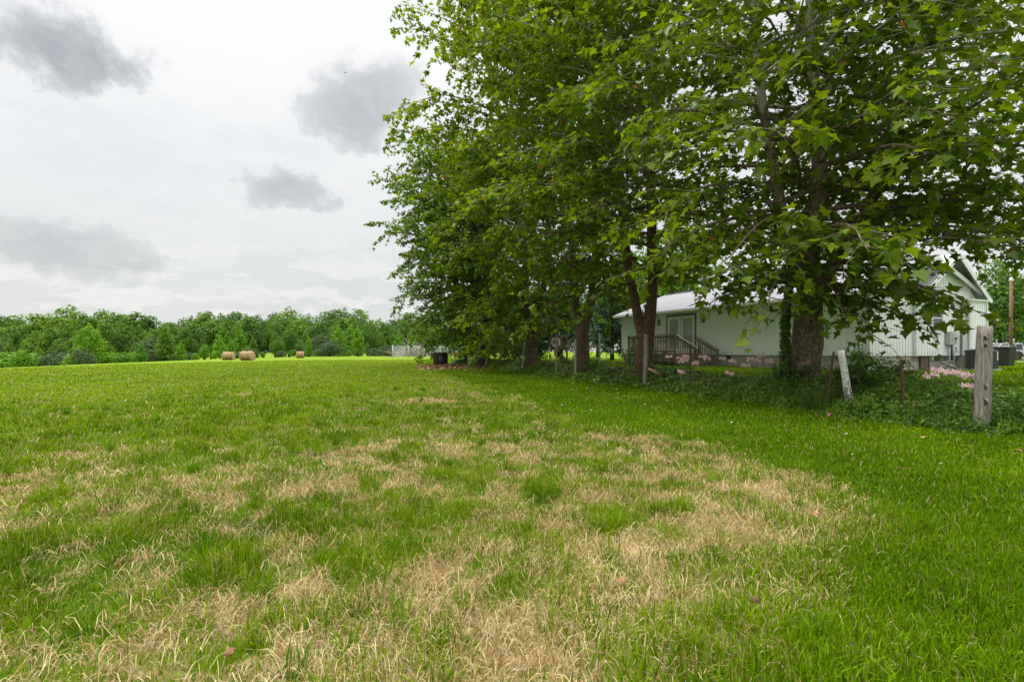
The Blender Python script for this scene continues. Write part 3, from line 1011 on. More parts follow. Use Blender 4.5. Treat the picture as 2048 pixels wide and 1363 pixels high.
# ------------------------------------------------------------------ far trees
def clump_crown(seed, h, rad, shape, n, leaf, tm=OVAL, lobes=16):
    """a lumpy crown of many small leaf clumps, base at z = 0"""
    r = np.random.default_rng(seed)
    C, Rr = [], []
    for i in range(lobes):
        t = (i + 0.5) / lobes
        z = h * (0.10 + 0.84 * t)
        if shape == 'cone': w = rad * (1 - t) ** 0.75
        elif shape == 'column': w = rad * (1 - t ** 3) * 0.8
        elif shape == 'flat': w = rad * (0.5 + 0.5 * math.sin(math.pi * min(1, t + 0.15)))
        else: w = rad * math.sin(math.pi * min(0.96, 0.22 + 0.74 * t)) ** 0.8
        for k in range(1 if w < rad * 0.25 else 3):
            a = i * 2.4 + k * 2.09 + r.normal(0, 0.4)
            rr = w * r.uniform(0.35, 0.72)
            C.append((math.cos(a) * rr, math.sin(a) * rr, z + r.normal(0, h * 0.025)))
            Rr.append(max(0.12 * rad, w * r.uniform(0.36, 0.58)))
    C = np.array(C); Rr = np.array(Rr)
    pick = r.choice(len(C), n, p=Rr ** 2 / (Rr ** 2).sum())
    v = r.normal(0, 1, (n, 3)); v[:, 2] += 0.25
    v /= np.linalg.norm(v, axis=1, keepdims=True)
    q = C[pick] + v * (Rr[pick] * r.uniform(0.72, 1.06, n))[:, None] * np.array([1, 1, 0.85])
    ax = np.cross(v, r.normal(0, 1, (n, 3))) + np.array([0, 0, -0.3])
    nr = v + r.normal(0, 0.45, (n, 3)) + np.array([0, 0, 0.5])
    size = leaf * r.uniform(0.55, 1.3, n)
    lobet = r.normal(0, 0.12, len(C))
    tn = np.clip(0.5 + lobet[pick] + r.normal(0, 0.15, n), 0, 1)
    return scatter(tm, q, ax, nr, size, tn)


FAR = {}


def far_kind(key, seed, h, rad, shape, n, leaf, mat_, lobes=16, trunk_h=0.22):
    V, L, c, A = clump_crown(seed, h * (1 - trunk_h * 0.4), rad, shape, n, leaf, lobes=lobes)
    V[:, 2] += h * trunk_h * 0.4
    cm = np_mesh('crown', V, L, c, mat_, attrs={'tint': A})
    b = MB().tube([(0, 0, -0.5), (0.05, 0.02, h * 0.3), (0, 0.05, h * 0.62)], [rad * 0.07, rad * 0.05, rad * 0.02], 6)
    FAR[key] = (cm, b.mesh('trunk', M['bark_dark'], False), h)


for i in range(4):
    far_kind('round%d' % i, 40 + i, 20, 5.4 + 0.4 * i, 'round', 5200, 0.75, M['far_leaf'], 15 + i)
for i in range(3):
    far_kind('bright%d' % i, 60 + i, 10, 3.2, ['cone', 'round', 'column'][i], 3000, 0.5, M['bright_leaf'], 15)
far_kind('cone', 70, 14, 3.6, 'cone', 3600, 0.55, M['far_leaf'], 18)
for i in range(2):
    far_kind('grey%d' % i, 80 + i, 6, 4.6, 'flat', 3000, 0.5, M['grey_leaf'], 7, 0.05)
far_kind('bush', 90, 4, 2.6, 'round', 1800, 0.42, M['bright_leaf'], 7, 0.02)


def far_tree(key, x, y, h, name, label, cat, group=None, rz=None, wide=1.0):
    cm, tm, h0 = FAR[key]
    s = h / h0
    o = empty(name, (x, y, gz1(x, y) - 0.1), random.uniform(0, 6.28) if rz is None else rz)
    o.scale = (s * wide, s * wide, s)
    tag(o, label, cat, group)
    link('trunk', tm, o)
    link('crown', cm, o)
    return o


def build_forest():
    rr = random.Random(5)
    def row(y_top_fn, d0, dj, x0, x1, step, keys, name, label, cat, group, jit=8, wide=(0.95, 1.25), mn=2.0):
        x = x0
        while x < x1:
            d = d0 + rr.uniform(-dj, dj)
            X = (x - 1024) / FPX * d
            zt = EYE + (HOR - y_top_fn(x) + rr.uniform(-jit, jit)) / FPX * d
            h = max(mn, zt - gz1(X, d))
            far_tree(rr.choice(keys), X, d, h, name, label, cat, group, wide=rr.uniform(*wide))
            x += step * rr.uniform(0.75, 1.25)
    top = lambda x: np.interp(x, [-60, 0, 100, 180, 240, 300, 400, 480, 560, 600, 650, 700, 760, 900, 1100, 1500], [632, 628, 622, 612, 622, 632, 622, 618, 627, 617, 626, 619, 628, 630, 632, 636])
    rnd_ = ['round0', 'round1', 'round2', 'round3']
    row(top, 262, 10, -110, 1120, 33, rnd_, 'forest_tree', 'tall rounded tree forming the skyline of the far wood', 'tree', 'skyline trees of the far wood', 11, (1.15, 1.5))
    row(lambda x: top(x) + 14, 236, 8, -110, 1080, 36, rnd_ + ['cone'], 'forest_tree', 'dark green tree in the middle rows of the far wood', 'tree', 'middle trees of the far wood', 8, (1.1, 1.4))
    row(lambda x: top(x) + 32, 214, 8, -110, 1060, 34, rnd_ + ['cone', 'bright0'], 'forest_tree', 'lower leafy tree standing towards the front of the far wood', 'tree', 'front trees of the far wood', 12, (0.8, 1.05))
    row(lambda x: top(x) + 52, 196, 6, -110, 1000, 46, ['cone', 'bright0', 'bright1', 'round2', 'grey0'], 'edge_tree', 'small tree on the field edge of the far wood', 'tree', 'field edge trees', 14, (0.8, 1.1))
    row(lambda x: np.interp(x, [-60, 0, 300, 600, 900], [712, 706, 702, 700, 699]), 178, 4, -110, 940, 30, ['grey0', 'grey1', 'bush', 'bush', 'bright1'], 'edge_bush', 'low bush along the foot of the far wood', 'bush', 'bushes at the foot of the wood', 5, (1.1, 1.7), 2.4)
    # ones the photo sets apart
    for (px, ptop, d, key, wide, label) in [
            (178, 641, 172, 'bright1', 0.85, 'bright yellow green rounded tree lit in front of the dark left part of the wood'),
            (330, 638, 176, 'cone', 0.9, 'tall pointed tree left of the hay bales in front of the wood'),
            (282, 683, 160, 'bright0', 1.0, 'small bright cone shaped tree at the field edge left of the bales'),
            (45, 697, 150, 'bush', 0.8, 'lime green bush at the far left field edge'),
            (165, 695, 150, 'grey1', 0.9, 'dark olive rounded bush at the field edge on the left'),
            (362, 678, 165, 'bright0', 0.9, 'bright conical sapling midway between left bush and bales'),
            (617, 671, 160, 'bright2', 0.7, 'slender pointed green tree just right of the single hay bale'),
            (677, 645, 170, 'bright0', 0.95, 'broad light green cone tree right of the single hay bale'),
            (715, 648, 168, 'bright2', 0.8, 'tall columnar light green tree nearest the chain link pen'),
            (440, 667, 168, 'bright0', 1.1, 'leafy light green tree rising behind the left hay bale'),
            (660, 680, 158, 'grey0', 1.2, 'spreading grey green shrub at the field edge before the cone trees')]:
        X = (px - 1024) / FPX * d
        h = EYE + (HOR - ptop) / FPX * d - gz1(X, d)
        far_tree(key, X, d, h, 'edge_tree' if 'bush' not in label and 'shrub' not in label else 'edge_bush', label, 'tree' if 'bush' not in label and 'shrub' not in label else 'bush', wide=wide)
    # yard and neighbours' trees behind and beside the house
    for (px, d, h, key, wide, label) in [
            (1345, 62, 17, 'round1', 1.0, 'broad leafy tree behind the far end of the house roof'),
            (1265, 74, 17, 'round0', 1.1, 'leafy tree showing between the twin red stems behind the roof'),
            (1010, 86, 14, 'round3', 1.1, 'leafy tree filling the gap behind the dark maple trunk'),
            (1118, 92, 15, 'round2', 1.1, 'leafy tree far behind the wind spinner'),
            (1195, 98, 15, 'round0', 1.1, 'leafy tree far behind the white post of the rail frame'),
            (1065, 104, 15, 'round1', 1.1, 'leafy tree far behind the trunk with orange leaves'),
            (2000, 66, 14, 'round2', 0.9, 'dark leafy tree behind the silver car'),
            (2075, 70, 14, 'round0', 1.0, 'dark leafy tree at the right edge beyond the driveway'),
            (2180, 74, 14, 'round1', 1.0, 'leafy tree outside the yard beyond the rusty bale'),
            (1925, 80, 13, 'round3', 1.0, 'leafy tree just behind the white gable')]:
        X = (px - 1024) / FPX * d
        far_tree(key, X, d, h, 'yard_tree', label, 'tree', wide=wide)


build_forest()


def conifer(px, d, h, w, seed, label):
    r = np.random.default_rng(seed)
    x = (px - 1024) / FPX * d
    root = empty('pine_tree', (x, d, gz1(x, d)))
    tag(root, label, 'tree')
    paths = [(np.array([[0, 0, -0.3], [0, 0, h * 0.5], [0, 0, h]]), np.array([0.2, 0.12, 0.02]))]
    pos, ax = [], []
    for z in np.arange(h * 0.10, h * 0.97, 0.42):
        f = z / h
        L = w * (1 - f) ** 0.8
        for k in range(6):
            a = r.uniform(0, 6.28)
            d0 = np.array([math.cos(a), math.sin(a), 0.10])
            pts = grow(r, np.array([0, 0, z]), d0, L * r.uniform(0.7, 1.1) + 0.3, 6, 0.05, 0.05)
            paths.append((pts, np.linspace(0.04, 0.008, len(pts))))
            m = max(6, int(L * 22))
            t = r.uniform(0.2, 1, m) * (len(pts) - 1)
            i = np.minimum(t.astype(int), len(pts) - 2)
            pos.append(pts[i] + (pts[i + 1] - pts[i]) * (t - i)[:, None] + r.normal(0, 0.14, (m, 3)))
            q = np.tile(d0, (m, 1)) * 0.8 + r.normal(0, 0.6, (m, 3)) + np.array([0, 0, -0.1])
            ax.append(q)
    pos = np.concatenate(pos); ax = np.concatenate(ax); n = len(pos)
    nr = np.stack([r.normal(0, 0.4, n), r.normal(0, 0.4, n), np.ones(n)], 1)
    V, L, c, A = scatter(LANCE, pos, ax, nr, r.uniform(0.3, 0.62, n), np.clip(r.normal(0.5, 0.22, n), 0, 1))
    tv, tl, tc = np_tubes(paths, 6)
    link('trunk', np_mesh('trunk', tv, tl, tc, M['bark_dark']), root)
    link('crown', np_mesh('crown', V, L, c, M['needle'], attrs={'tint': A}), root)


conifer(1122, 46, 11.0, 3.6, 71, 'dark blue green pine seen between the two middle forked trunks')
conifer(1225, 50, 9.5, 3.2, 72, 'dark pine at the far corner of the house')

# ------------------------------------------------------------------ shrubs, ivy bank, weeds
def shrub(name, label, x, y, w, h, seed, n, leaf, tm, mat_, cat='shrub', tint=(0.45, 0.2), flat=1.0, z=None, group=None):
    r = np.random.default_rng(seed)
    z0 = gz1(x, y) if z is None else z
    root = empty(name, (x, y, z0)); tag(root, label, cat, group)
    paths, P_, A_ = [], [], []
    ns = max(9, int(14 * w))
    for i in range(ns):
        a = r.uniform(0, 6.28); e = r.uniform(0.5, 1.4)
        p0 = np.array([r.normal(0, w * 0.18), r.normal(0, w * 0.18), -0.05])
        L = h * r.uniform(0.75, 1.2)
        d0 = np.array([math.cos(a) * math.cos(e) * w / h, math.sin(a) * math.cos(e) * w / h * flat, math.sin(e)])
        pts = grow(r, p0, d0, L, 7, 0.22, 0.12)
        paths.append((pts, np.linspace(0.012, 0.003, len(pts))))
        for j in range(7):
            t = r.uniform(0.2, 1.0) * (len(pts) - 1); k = min(int(t), len(pts) - 2)
            q0 = pts[k] + (pts[k + 1] - pts[k]) * (t - k)
            dd = r.normal(0, 1, 3); dd[2] *= 0.4
            sp = grow(r, q0, dd, h * r.uniform(0.15, 0.36), 4, 0.2, 0.1)
            paths.append((sp, np.linspace(0.005, 0.002, len(sp))))
            m = max(2, n // (ns * 7))
            tt = r.uniform(0.1, 1, m) * (len(sp) - 1); ii = np.minimum(tt.astype(int), len(sp) - 2)
            P_.append(sp[ii] + (sp[ii + 1] - sp[ii]) * (tt - ii)[:, None]); A_.append(np.tile(dd / np.linalg.norm(dd), (m, 1)))
    pos = np.concatenate(P_); a = np.concatenate(A_); m = len(pos)
    a = a * 0.5 + r.normal(0, 0.6, (m, 3)); a[:, 2] -= 0.15
    pos = pos + r.normal(0, leaf * 0.4, (m, 3)); pos[:, 2] = np.maximum(pos[:, 2], 0.01)
    nr = np.stack([r.normal(0, 0.5, m), r.normal(0, 0.5, m), np.ones(m)], 1)
    V, L, c, A = scatter(tm, pos, a, nr, leaf * r.uniform(0.6, 1.3, m), np.clip(r.normal(tint[0], tint[1], m), 0, 0.9))
    tv, tl, tc = np_tubes(paths, 5)
    link('stem', np_mesh('stem', tv, tl, tc, M['bark_mid']), root)
    link('foliage', np_mesh('foliage', V, L, c, mat_, attrs={'tint': A}), root)
    return root


def fl(Y, off):                    # a point off metres behind the front of the ivy bank
    return float(fence_x(Y)) + off


for (Y, off, w, h, n, lf, tm, mt, ti, lab) in [
        (48.0, 1.0, 1.8, 2.3, 2600, 0.16, OVAL, 'maple_leaf', 0.35, 'dark bush at the far end of the fence beside the black barrel'),
        (43.0, 1.4, 2.2, 2.6, 3200, 0.16, OVAL, 'weed_leaf', 0.35, 'leafy undergrowth bush below the round maple trunk'),
        (34.0, 1.6, 2.0, 3.0, 3400, 0.15, OVAL, 'maple_leaf', 0.40, 'tall green bush between the dark maple and the leaning white post'),
        (31.0, 1.8, 1.6, 2.6, 2800, 0.14, OVAL, 'maple_leaf', 0.22, 'very dark bush just left of the leaning white post'),
        (26.0, 1.7, 0.9, 0.9, 900, 0.09, OVAL, 'weed_leaf', 0.5, 'low loose weeds between the leaning white post and the wind spinner'),
        (22.0, 1.0, 0.9, 0.9, 900, 0.09, OVAL, 'weed_leaf', 0.55, 'sparse yellowish weeds left of the Y shaped sycamore'),
        (19.6, 1.3, 1.0, 1.0, 1200, 0.08, OVAL, 'weed_leaf', 0.5, 'scrubby weeds right of the Y shaped sycamore'),
        (17.9, 1.1, 0.9, 1.35, 1500, 0.08, OVAL, 'weed_leaf', 0.45, 'leafy bush against the left of the twin red stems'),
        (16.2, 1.1, 0.6, 0.75, 700, 0.08, OVAL, 'weed_leaf', 0.4, 'small bush under the porch right of the twin red stems'),
        (11.9, 1.2, 0.5, 0.6, 700, 0.08, OVAL, 'weed_leaf', 0.5, 'small leafy weed clump left of the huge sycamore trunk'),
        (10.2, 1.1, 0.7, 0.95, 1500, 0.09, OVAL, 'weed_leaf', 0.35, 'dark leafy bush right of the whitewashed post'),
        (10.6, 1.5, 0.8, 1.3, 1500, 0.10, LANCE, 'weed_leaf', 0.35, 'arching shrub with long narrow leaves in front of the gable foundation'),
        (8.15, 0.5, 0.34, 0.55, 600, 0.07, LANCE, 'weed_leaf', 0.45, 'upright weed clump behind the fence left of the big grey post'),
        (7.1, 0.7, 0.5, 0.5, 700, 0.08, LANCE, 'weed_leaf', 0.55, 'weeds at the right foot of the big grey post'),
        (7.6, -0.05, 0.6, 0.36, 800, 0.085, LANCE, 'weed_leaf', 0.6, 'bright narrow leaved weeds at the front foot of the big grey post')]:
    shrub('shrub', lab, fl(Y, off), Y, w, h, int(Y * 10), n, lf, tm, M[mt], 'shrub', (ti, 0.18))


def build_ivy():
    r = np.random.default_rng(77)
    # arc length along the bank, denser near the camera
    n = 62000
    u = r.random(n)
    Y = 7.15 * (50.0 / 7.15) ** u
    s = r.uniform(-0.12, 1.5, n) ** 1.0
    ragged = 0.28 * (fbm(Y * 1.4, Y * 0, 13, 3) - 0.5)
    X = fence_x(Y) + s * 1.046 + ragged
    lump = fbm(X * 1.6, Y * 1.6, 15, 3)
    top = sstep(-0.15, 0.35, s) * (0.10 + 0.26 * lump) * (1 - 0.55 * sstep(1.0, 1.5, s))
    z = gz(X, Y) + top * np.sqrt(r.random(n))
    d = np.hypot(X, Y)
    keep = r.random(n) < np.where(Y < 9.2, 0.72, 1.0)
    size = r.uniform(0.035, 0.075, n) * np.maximum(1.0, (d / 12) ** 0.8)
    pos = np.stack([X, Y, z], 1)[keep]
    m = len(pos)
    ax = np.stack([r.normal(-0.5, 0.7, m), r.normal(-0.35, 0.7, m), r.normal(-0.35, 0.4, m)], 1)
    nr = np.stack([r.normal(-0.35, 0.4, m), r.normal(-0.25, 0.4, m), np.ones(m)], 1)
    tn = np.clip(r.normal(0.42, 0.2, m) + (lump[keep] - 0.5) * 0.5, 0, 0.9)
    tn[r.random(m) < 0.006] = 1.0
    V, L, c, A = scatter(OVAL if False else LOBED, pos, ax, nr, size[keep], tn)
    o = link('ivy_ground_cover', np_mesh('ivy_ground_cover', V, L, c, M['ivy_leaf'], attrs={'tint': A}))
    tag(o, 'dense dark green ivy bank running along the foot of the wire fence', 'ivy', kind='stuff')
    # weeds mixed into the near end
    n = 9000
    Y = r.uniform(6.9, 11.5, n); s = r.uniform(-0.1, 1.3, n)
    X = fence_x(Y) + s * 1.046
    g = vnoise(X * 2.4, Y * 2.4, 23)
    keep = r.random(n) < sstep(0.35, 0.7, g) * (1.15 - sstep(8.5, 11.5, Y))
    X, Y, s = X[keep], Y[keep], s[keep]; m = len(X)
    z = gz(X, Y) + r.uniform(0.10, 0.42, m) * sstep(-0.15, 0.3, s)
    ax = np.stack([r.normal(-0.2, 0.8, m), r.normal(-0.2, 0.8, m), r.normal(0.05, 0.4, m)], 1)
    nr = np.stack([r.normal(0, 0.4, m), r.normal(0, 0.4, m), np.ones(m)], 1)
    V, L, c, A = scatter(LANCE, np.stack([X, Y, z], 1), ax, nr, r.uniform(0.06, 0.14, m), np.clip(r.normal(0.55, 0.22, m), 0, 1))
    o = link('bank_weeds', np_mesh('bank_weeds', V, L, c, M['weed_leaf'], attrs={'tint': A}))
    tag(o, 'narrow leaved weeds growing through the near end of the ivy bank', 'weeds', kind='stuff')
    # rank grass on the bank
    n = 2600
    Y = r.uniform(6.2, 13, n); X = fence_x(Y) + r.uniform(-0.2, 1.4, n)
    h = r.uniform(0.12, 0.42, n); w = r.uniform(0.004, 0.008, n)
    col = lerp3((0.05, 0.13, 0.012), (0.15, 0.28, 0.03), r.random(n))
    V, L, c, C = blades(X, Y, h, w, r.uniform(0.1, 0.9, n), col, 9, 0.1)
    o = link('bank_grass', np_mesh('bank_grass', V, L, c, M['blade'], attrs={'col': C}))
    tag(o, 'rank grass blades sticking out of the ivy bank', 'grass', kind='stuff')


build_ivy()


def grass_clump():
    r = np.random.default_rng(5)
    p = P(1618, 825, 10.2)
    n = 420
    az = r.uniform(0, 6.28, n); rad = np.abs(r.normal(0, 0.09, n))
    X = p[0] + 0.1 + np.cos(az) * rad; Y = p[1] + np.sin(az) * rad
    col = lerp3((0.06, 0.14, 0.02), (0.24, 0.27, 0.08), r.random(n))
    V, L, c, C = blades(X, Y, r.uniform(0.3, 0.62, n), r.uniform(0.004, 0.007, n), r.uniform(0.3, 1.25, n), col, 8, 0.1, az)
    o = link('grass_clump', np_mesh('grass_clump', V, L, c, M['blade'], attrs={'col': C}))
    tag(o, 'arching clump of long pale grass at the front of the ivy below the huge sycamore', 'grass clump')


grass_clump()

# ivy clad stub beside the old sycamore
def ivy_stub():
    r = np.random.default_rng(19)
    b = P(1572, 760, 12.0)
    pts = np.array([P(1572, 765, 12.0), P(1571, 720, 12.0), P(1570, 670, 12.05), P(1572, 620, 12.1), P(1580, 560, 12.1), P(1590, 500, 12.15)]) - b
    paths = [(resample(pts, 0.2), None)]
    q = paths[0][0]
    rad = np.linspace(0.085, 0.05, len(q))
    root = empty('ivy_clad_stem', b)
    tag(root, 'dark ivy covered dead stem hugging the left side of the huge sycamore', 'stem')
    tv, tl, tc = np_tubes([(q, rad)], 10)
    link('trunk', np_mesh('trunk', tv, tl, tc, M['bark_dark']), root)
    n = 1500
    t = r.random(n) * (len(q) - 1); i = np.minimum(t.astype(int), len(q) - 2)
    a = r.uniform(0, 6.28, n)
    out = np.stack([np.cos(a), np.sin(a), np.zeros(n)], 1)
    pos = q[i] + (q[i + 1] - q[i]) * (t - i)[:, None] + out * (rad[i] * r.uniform(0.95, 1.7, n))[:, None]
    ax = np.stack([r.normal(0, 0.4, n), r.normal(0, 0.4, n), -np.ones(n)], 1)
    V, L, c, A = scatter(LOBED, pos, ax, out + r.normal(0, 0.3, (n, 3)), r.uniform(0.05, 0.09, n), np.clip(r.normal(0.25, 0.15, n), 0, 0.8))
    link('ivy', np_mesh('ivy', V, L, c, M['ivy_leaf'], attrs={'tint': A}), root)


ivy_stub()

# ------------------------------------------------------------------ fence
def wood_mat(name, a, b, knots=True, sc=1.0):
    m, N, bs, out = mat(name)
    tc = N.n('ShaderNodeTexCoord').outputs['Object']
    mp = N.n('ShaderNodeMapping'); mp.inputs['Scale'].default_value = (9 * sc, 9 * sc, 0.7 * sc); N.put(mp.inputs[0], tc)
    g = N.noise(5, 7, 0.65, mp.outputs[0], 0.6)
    col = N.mix(N.smooth(g, 0.32, 0.68), a, b)
    mp2 = N.n('ShaderNodeMapping'); mp2.inputs['Scale'].default_value = (26 * sc, 26 * sc, 1.1 * sc); N.put(mp2.inputs[0], tc)
    cr = N.noise(2, 3, 0.5, mp2.outputs[0], 0.3)
    crack = N.smooth(cr, 0.66, 0.72)
    col = N.mix(N.m('MULTIPLY', crack, 0.8), col, tuple(v * 0.25 for v in a))
    h = N.m('SUBTRACT', g, crack)
    if knots:
        v = N.n('ShaderNodeTexVoronoi'); v.inputs['Scale'].default_value = 4.2; N.put(v.inputs['Vector'], tc)
        k = N.smooth(v.outputs['Distance'], 0.10, 0.22, 1, 0)
        col = N.mix(N.m('MULTIPLY', k, 0.85), col, (0.07, 0.045, 0.028))
        h = N.m('SUBTRACT', h, N.m('MULTIPLY', k, 0.6))
    N.put(bs.inputs['Base Color'], col)
    bs.inputs['Roughness'].default_value = 0.85
    bs.inputs['Specular IOR Level'].default_value = 0.2
    b_ = N.n('ShaderNodeBump'); b_.inputs['Strength'].default_value = 0.7; b_.inputs['Distance'].default_value = 0.012
    N.put(b_.inputs['Height'], h); N.t.links.new(b_.outputs[0], bs.inputs['Normal'])
    return m


M['grey_wood'] = wood_mat('weathered_grey_wood', (0.12, 0.098, 0.075), (0.32, 0.285, 0.24))
M['pale_wood'] = wood_mat('pale_grey_wood', (0.22, 0.20, 0.17), (0.46, 0.44, 0.39), False, 2)
M['deck_wood'] = wood_mat('aged_deck_wood', (0.13, 0.095, 0.062), (0.27, 0.21, 0.15), False, 2)
M['red_wood'] = wood_mat('red_brown_wood', (0.25, 0.11, 0.055), (0.48, 0.25, 0.13), False, 2)


def whitewash():
    m, N, bs, out = mat('peeling_whitewash')
    tc = N.n('ShaderNodeTexCoord').outputs['Object']
    sep = N.n('ShaderNodeSeparateXYZ'); N.put(sep.inputs[0], tc)
    mpw = N.n('ShaderNodeMapping'); mpw.inputs['Scale'].default_value = (1, 1, 0.45); N.put(mpw.inputs[0], tc)
    n = N.noise(40, 6, 0.75, mpw.outputs[0], 0.5)
    low = N.smooth(sep.outputs[2], 0.15, 0.95, 0.16, 0.0)
    f = N.smooth(N.m('ADD', n, low), 0.53, 0.60)
    N.put(bs.inputs['Base Color'], N.mix(f, (0.60, 0.60, 0.56), (0.13, 0.11, 0.085)))
    bs.inputs['Roughness'].default_value = 0.9
    return m


M['whitewash'] = whitewash()
M['rust'] = simple('rusty_steel', (0.15, 0.075, 0.045), 0.8, 0.2, 0.3, 20, 0.3)
M['wire'] = simple('rusted_wire', (0.085, 0.06, 0.045), 0.7, 0.4, 0.2, 6)
M['galv'] = simple('galvanised_steel', (0.52, 0.54, 0.55), 0.45, 0.5, 0.08, 5)
M['black'] = simple('black_plastic', (0.022, 0.022, 0.024), 0.45, 0, 0.15, 6)


def round_post(name, label, px, d, top_y, wpx, mat_, lean=(0, 0), taper=0.9, group='fence posts', n=14, base_drop=0.12, square=False, cat='post'):
    p = P(px, top_y, d)
    z0 = gz1(p[0], d) - base_drop
    H = p[2] - z0
    r0 = wpx / 2 / FPX * d / math.hypot(1, (px - 1024) / FPX)
    r = random.Random(int(px))
    b = MB()
    rows = 12
    pts, rad = [], []
    for i in range(rows):
        t = i / (rows - 1)
        pts.append((lean[0] * (t - 1) * H + 0.006 * math.sin(5 * t + px), lean[1] * (t - 1) * H, H * t))
        rad.append(r0 * (1 + (1 - t) * (1 / taper - 1)) * (1 + 0.02 * math.sin(9 * t + px * 0.1)))
    if square:
        b.tube(pts, [q * 1.3 for q in rad], 4)
    else:
        b.tube(pts, rad, n)
        # a slightly uneven sawn top
        c = b.v[-n:]
        for k in range(n):
            x, y, z = b.v[-n + k]
            b.v[-n + k] = (x * 0.985, y * 0.985, z + r.uniform(-0.006, 0.006))
    o = b.build(name, mat_, None, square, (p[0], d, z0))
    tag(o, label, cat, group)
    return o


def big_post():
    o = round_post('fence_post', 'big round weathered grey post with dark knots, nearest in the fence', 1969, 7.55, 652, 34, M['grey_wood'], (0.02, 0), 0.88, n=22)
    # knots: dark pith in a raised ring, part of the post's own mesh
    bm = bmesh.new(); bm.from_mesh(o.data)
    o.data.materials.append(simple('knot_dark', (0.055, 0.032, 0.02), 0.9, 0, 0.3, 30))
    base = Vector(o.location)
    for (kx, ky, kr) in ((1963, 675, 0.020), (1965, 690, 0.016), (1972, 773, 0.022), (1981, 803, 0.030)):
        q = P(kx, ky, 7.55 - 0.105)
        c = Vector(q) - base
        n = Vector((-(q[0]) * 0.55, -1.0, 0)).normalized()
        side = Vector((0, 0, 1)).cross(n).normalized(); up = n.cross(side)
        c = Vector((0.02 * (c.z / 1.5 - 1) * 1.5, 0, c.z)) + n * 0.0 + side * 0.0
        off = (Vector(q) - base - c).dot(side)
        c = c + side * max(-0.07, min(0.07, off)) + n * math.sqrt(max(1e-4, 0.108 ** 2 - max(-0.07, min(0.07, off)) ** 2))
        prev = None
        for (rr, h) in ((1.7, -0.010), (1.25, 0.006), (0.85, 0.007), (0.35, -0.001)):
            ring = [bm.verts.new(c + (side * math.cos(t) + up * 1.15 * math.sin(t)) * kr * rr * (1 + 0.12 * math.sin(3 * t + kx)) + n * h) for t in np.linspace(0, 2 * math.pi, 13)[:-1]]
            if prev:
                for i in range(12):
                    f = bm.faces.new((prev[i], prev[(i + 1) % 12], ring[(i + 1) % 12], ring[i]))
                    f.material_index = 1 if rr < 1.0 else 0
                    f.smooth = True
            prev = ring
        f = bm.faces.new(prev); f.material_index = 1
    bm.to_mesh(o.data); bm.free()
    return o


big_post()
round_post('fence_post', 'leaning whitewashed post with peeling paint beside the huge sycamore', 1681, 9.75, 700, 15, M['whitewash'], (-0.18, 0), 0.85, n=12)
round_post('fence_post', 'square sawn grey post standing against the twin red stems', 1292, 16.4, 668, 8, M['grey_wood'], (0.01, 0), 0.95, square=True)
round_post('fence_post', 'slim pale post left of the Y shaped sycamore trunk', 1151, 21.6, 679, 4.2, M['pale_wood'], (0.0, 0), 0.9, n=8)
round_post('fence_post', 'slim grey post standing in front of the wind spinner', 1113, 23.9, 675, 4.2, M['grey_wood'], (0.0, 0), 0.9, n=8)
round_post('fence_post', 'thin white post leaning beside the trunk with orange leaves', 1049, 28.6, 684, 3.0, M['pale_wood'], (0.09, 0), 0.9, n=8)
round_post('fence_post', 'grey post right of the near black maple trunk', 973, 36.6, 679, 3.4, M['grey_wood'], (0.0, 0), 0.9, n=8)


def t_post(px, d, top_y, lean, label, hgt=None):
    p = P(px, top_y, d)
    z0 = gz1(p[0], d) - 0.1
    H = p[2] - z0
    b = MB()
    l = lean
    b.bar((l * -H, 0, 0), (0, 0, H), 0.034, 0.010)
    b.bar((l * -H, 0.018, 0), (0, 0.018, H), 0.009, 0.032)
    k = 0.15
    while k < H - 0.05:
        b.box((l * (k - H) - 0.011, -0.016, k), (l * (k - H) + 0.011, -0.004, k + 0.02)); k += 0.07
    o = b.build('steel_post', M['rust'], None, True, (p[0], d, z0))
    tag(o, label, 'post', 'steel fence posts')


t_post(1803, 8.75, 719, -0.03, 'rusty steel post in front of the gable foundation')
t_post(1668, 10.0, 703, 0.13, 'dark rusty steel stake just left of the whitewashed post')
t_post(1381, 14.25, 686, 0.0, 'rusty steel post rising through the pink lilies by the porch steps')
t_post(1221, 18.8, 689, 0.0, 'rusty steel post left of the twin red stems')
t_post(1042, 29.2, 700, 0.0, 'rusty stake beside the thin white leaning post')
t_post(903, 50.0, 694, 0.0, 'dark steel post at the far end of the fence by the barrel')


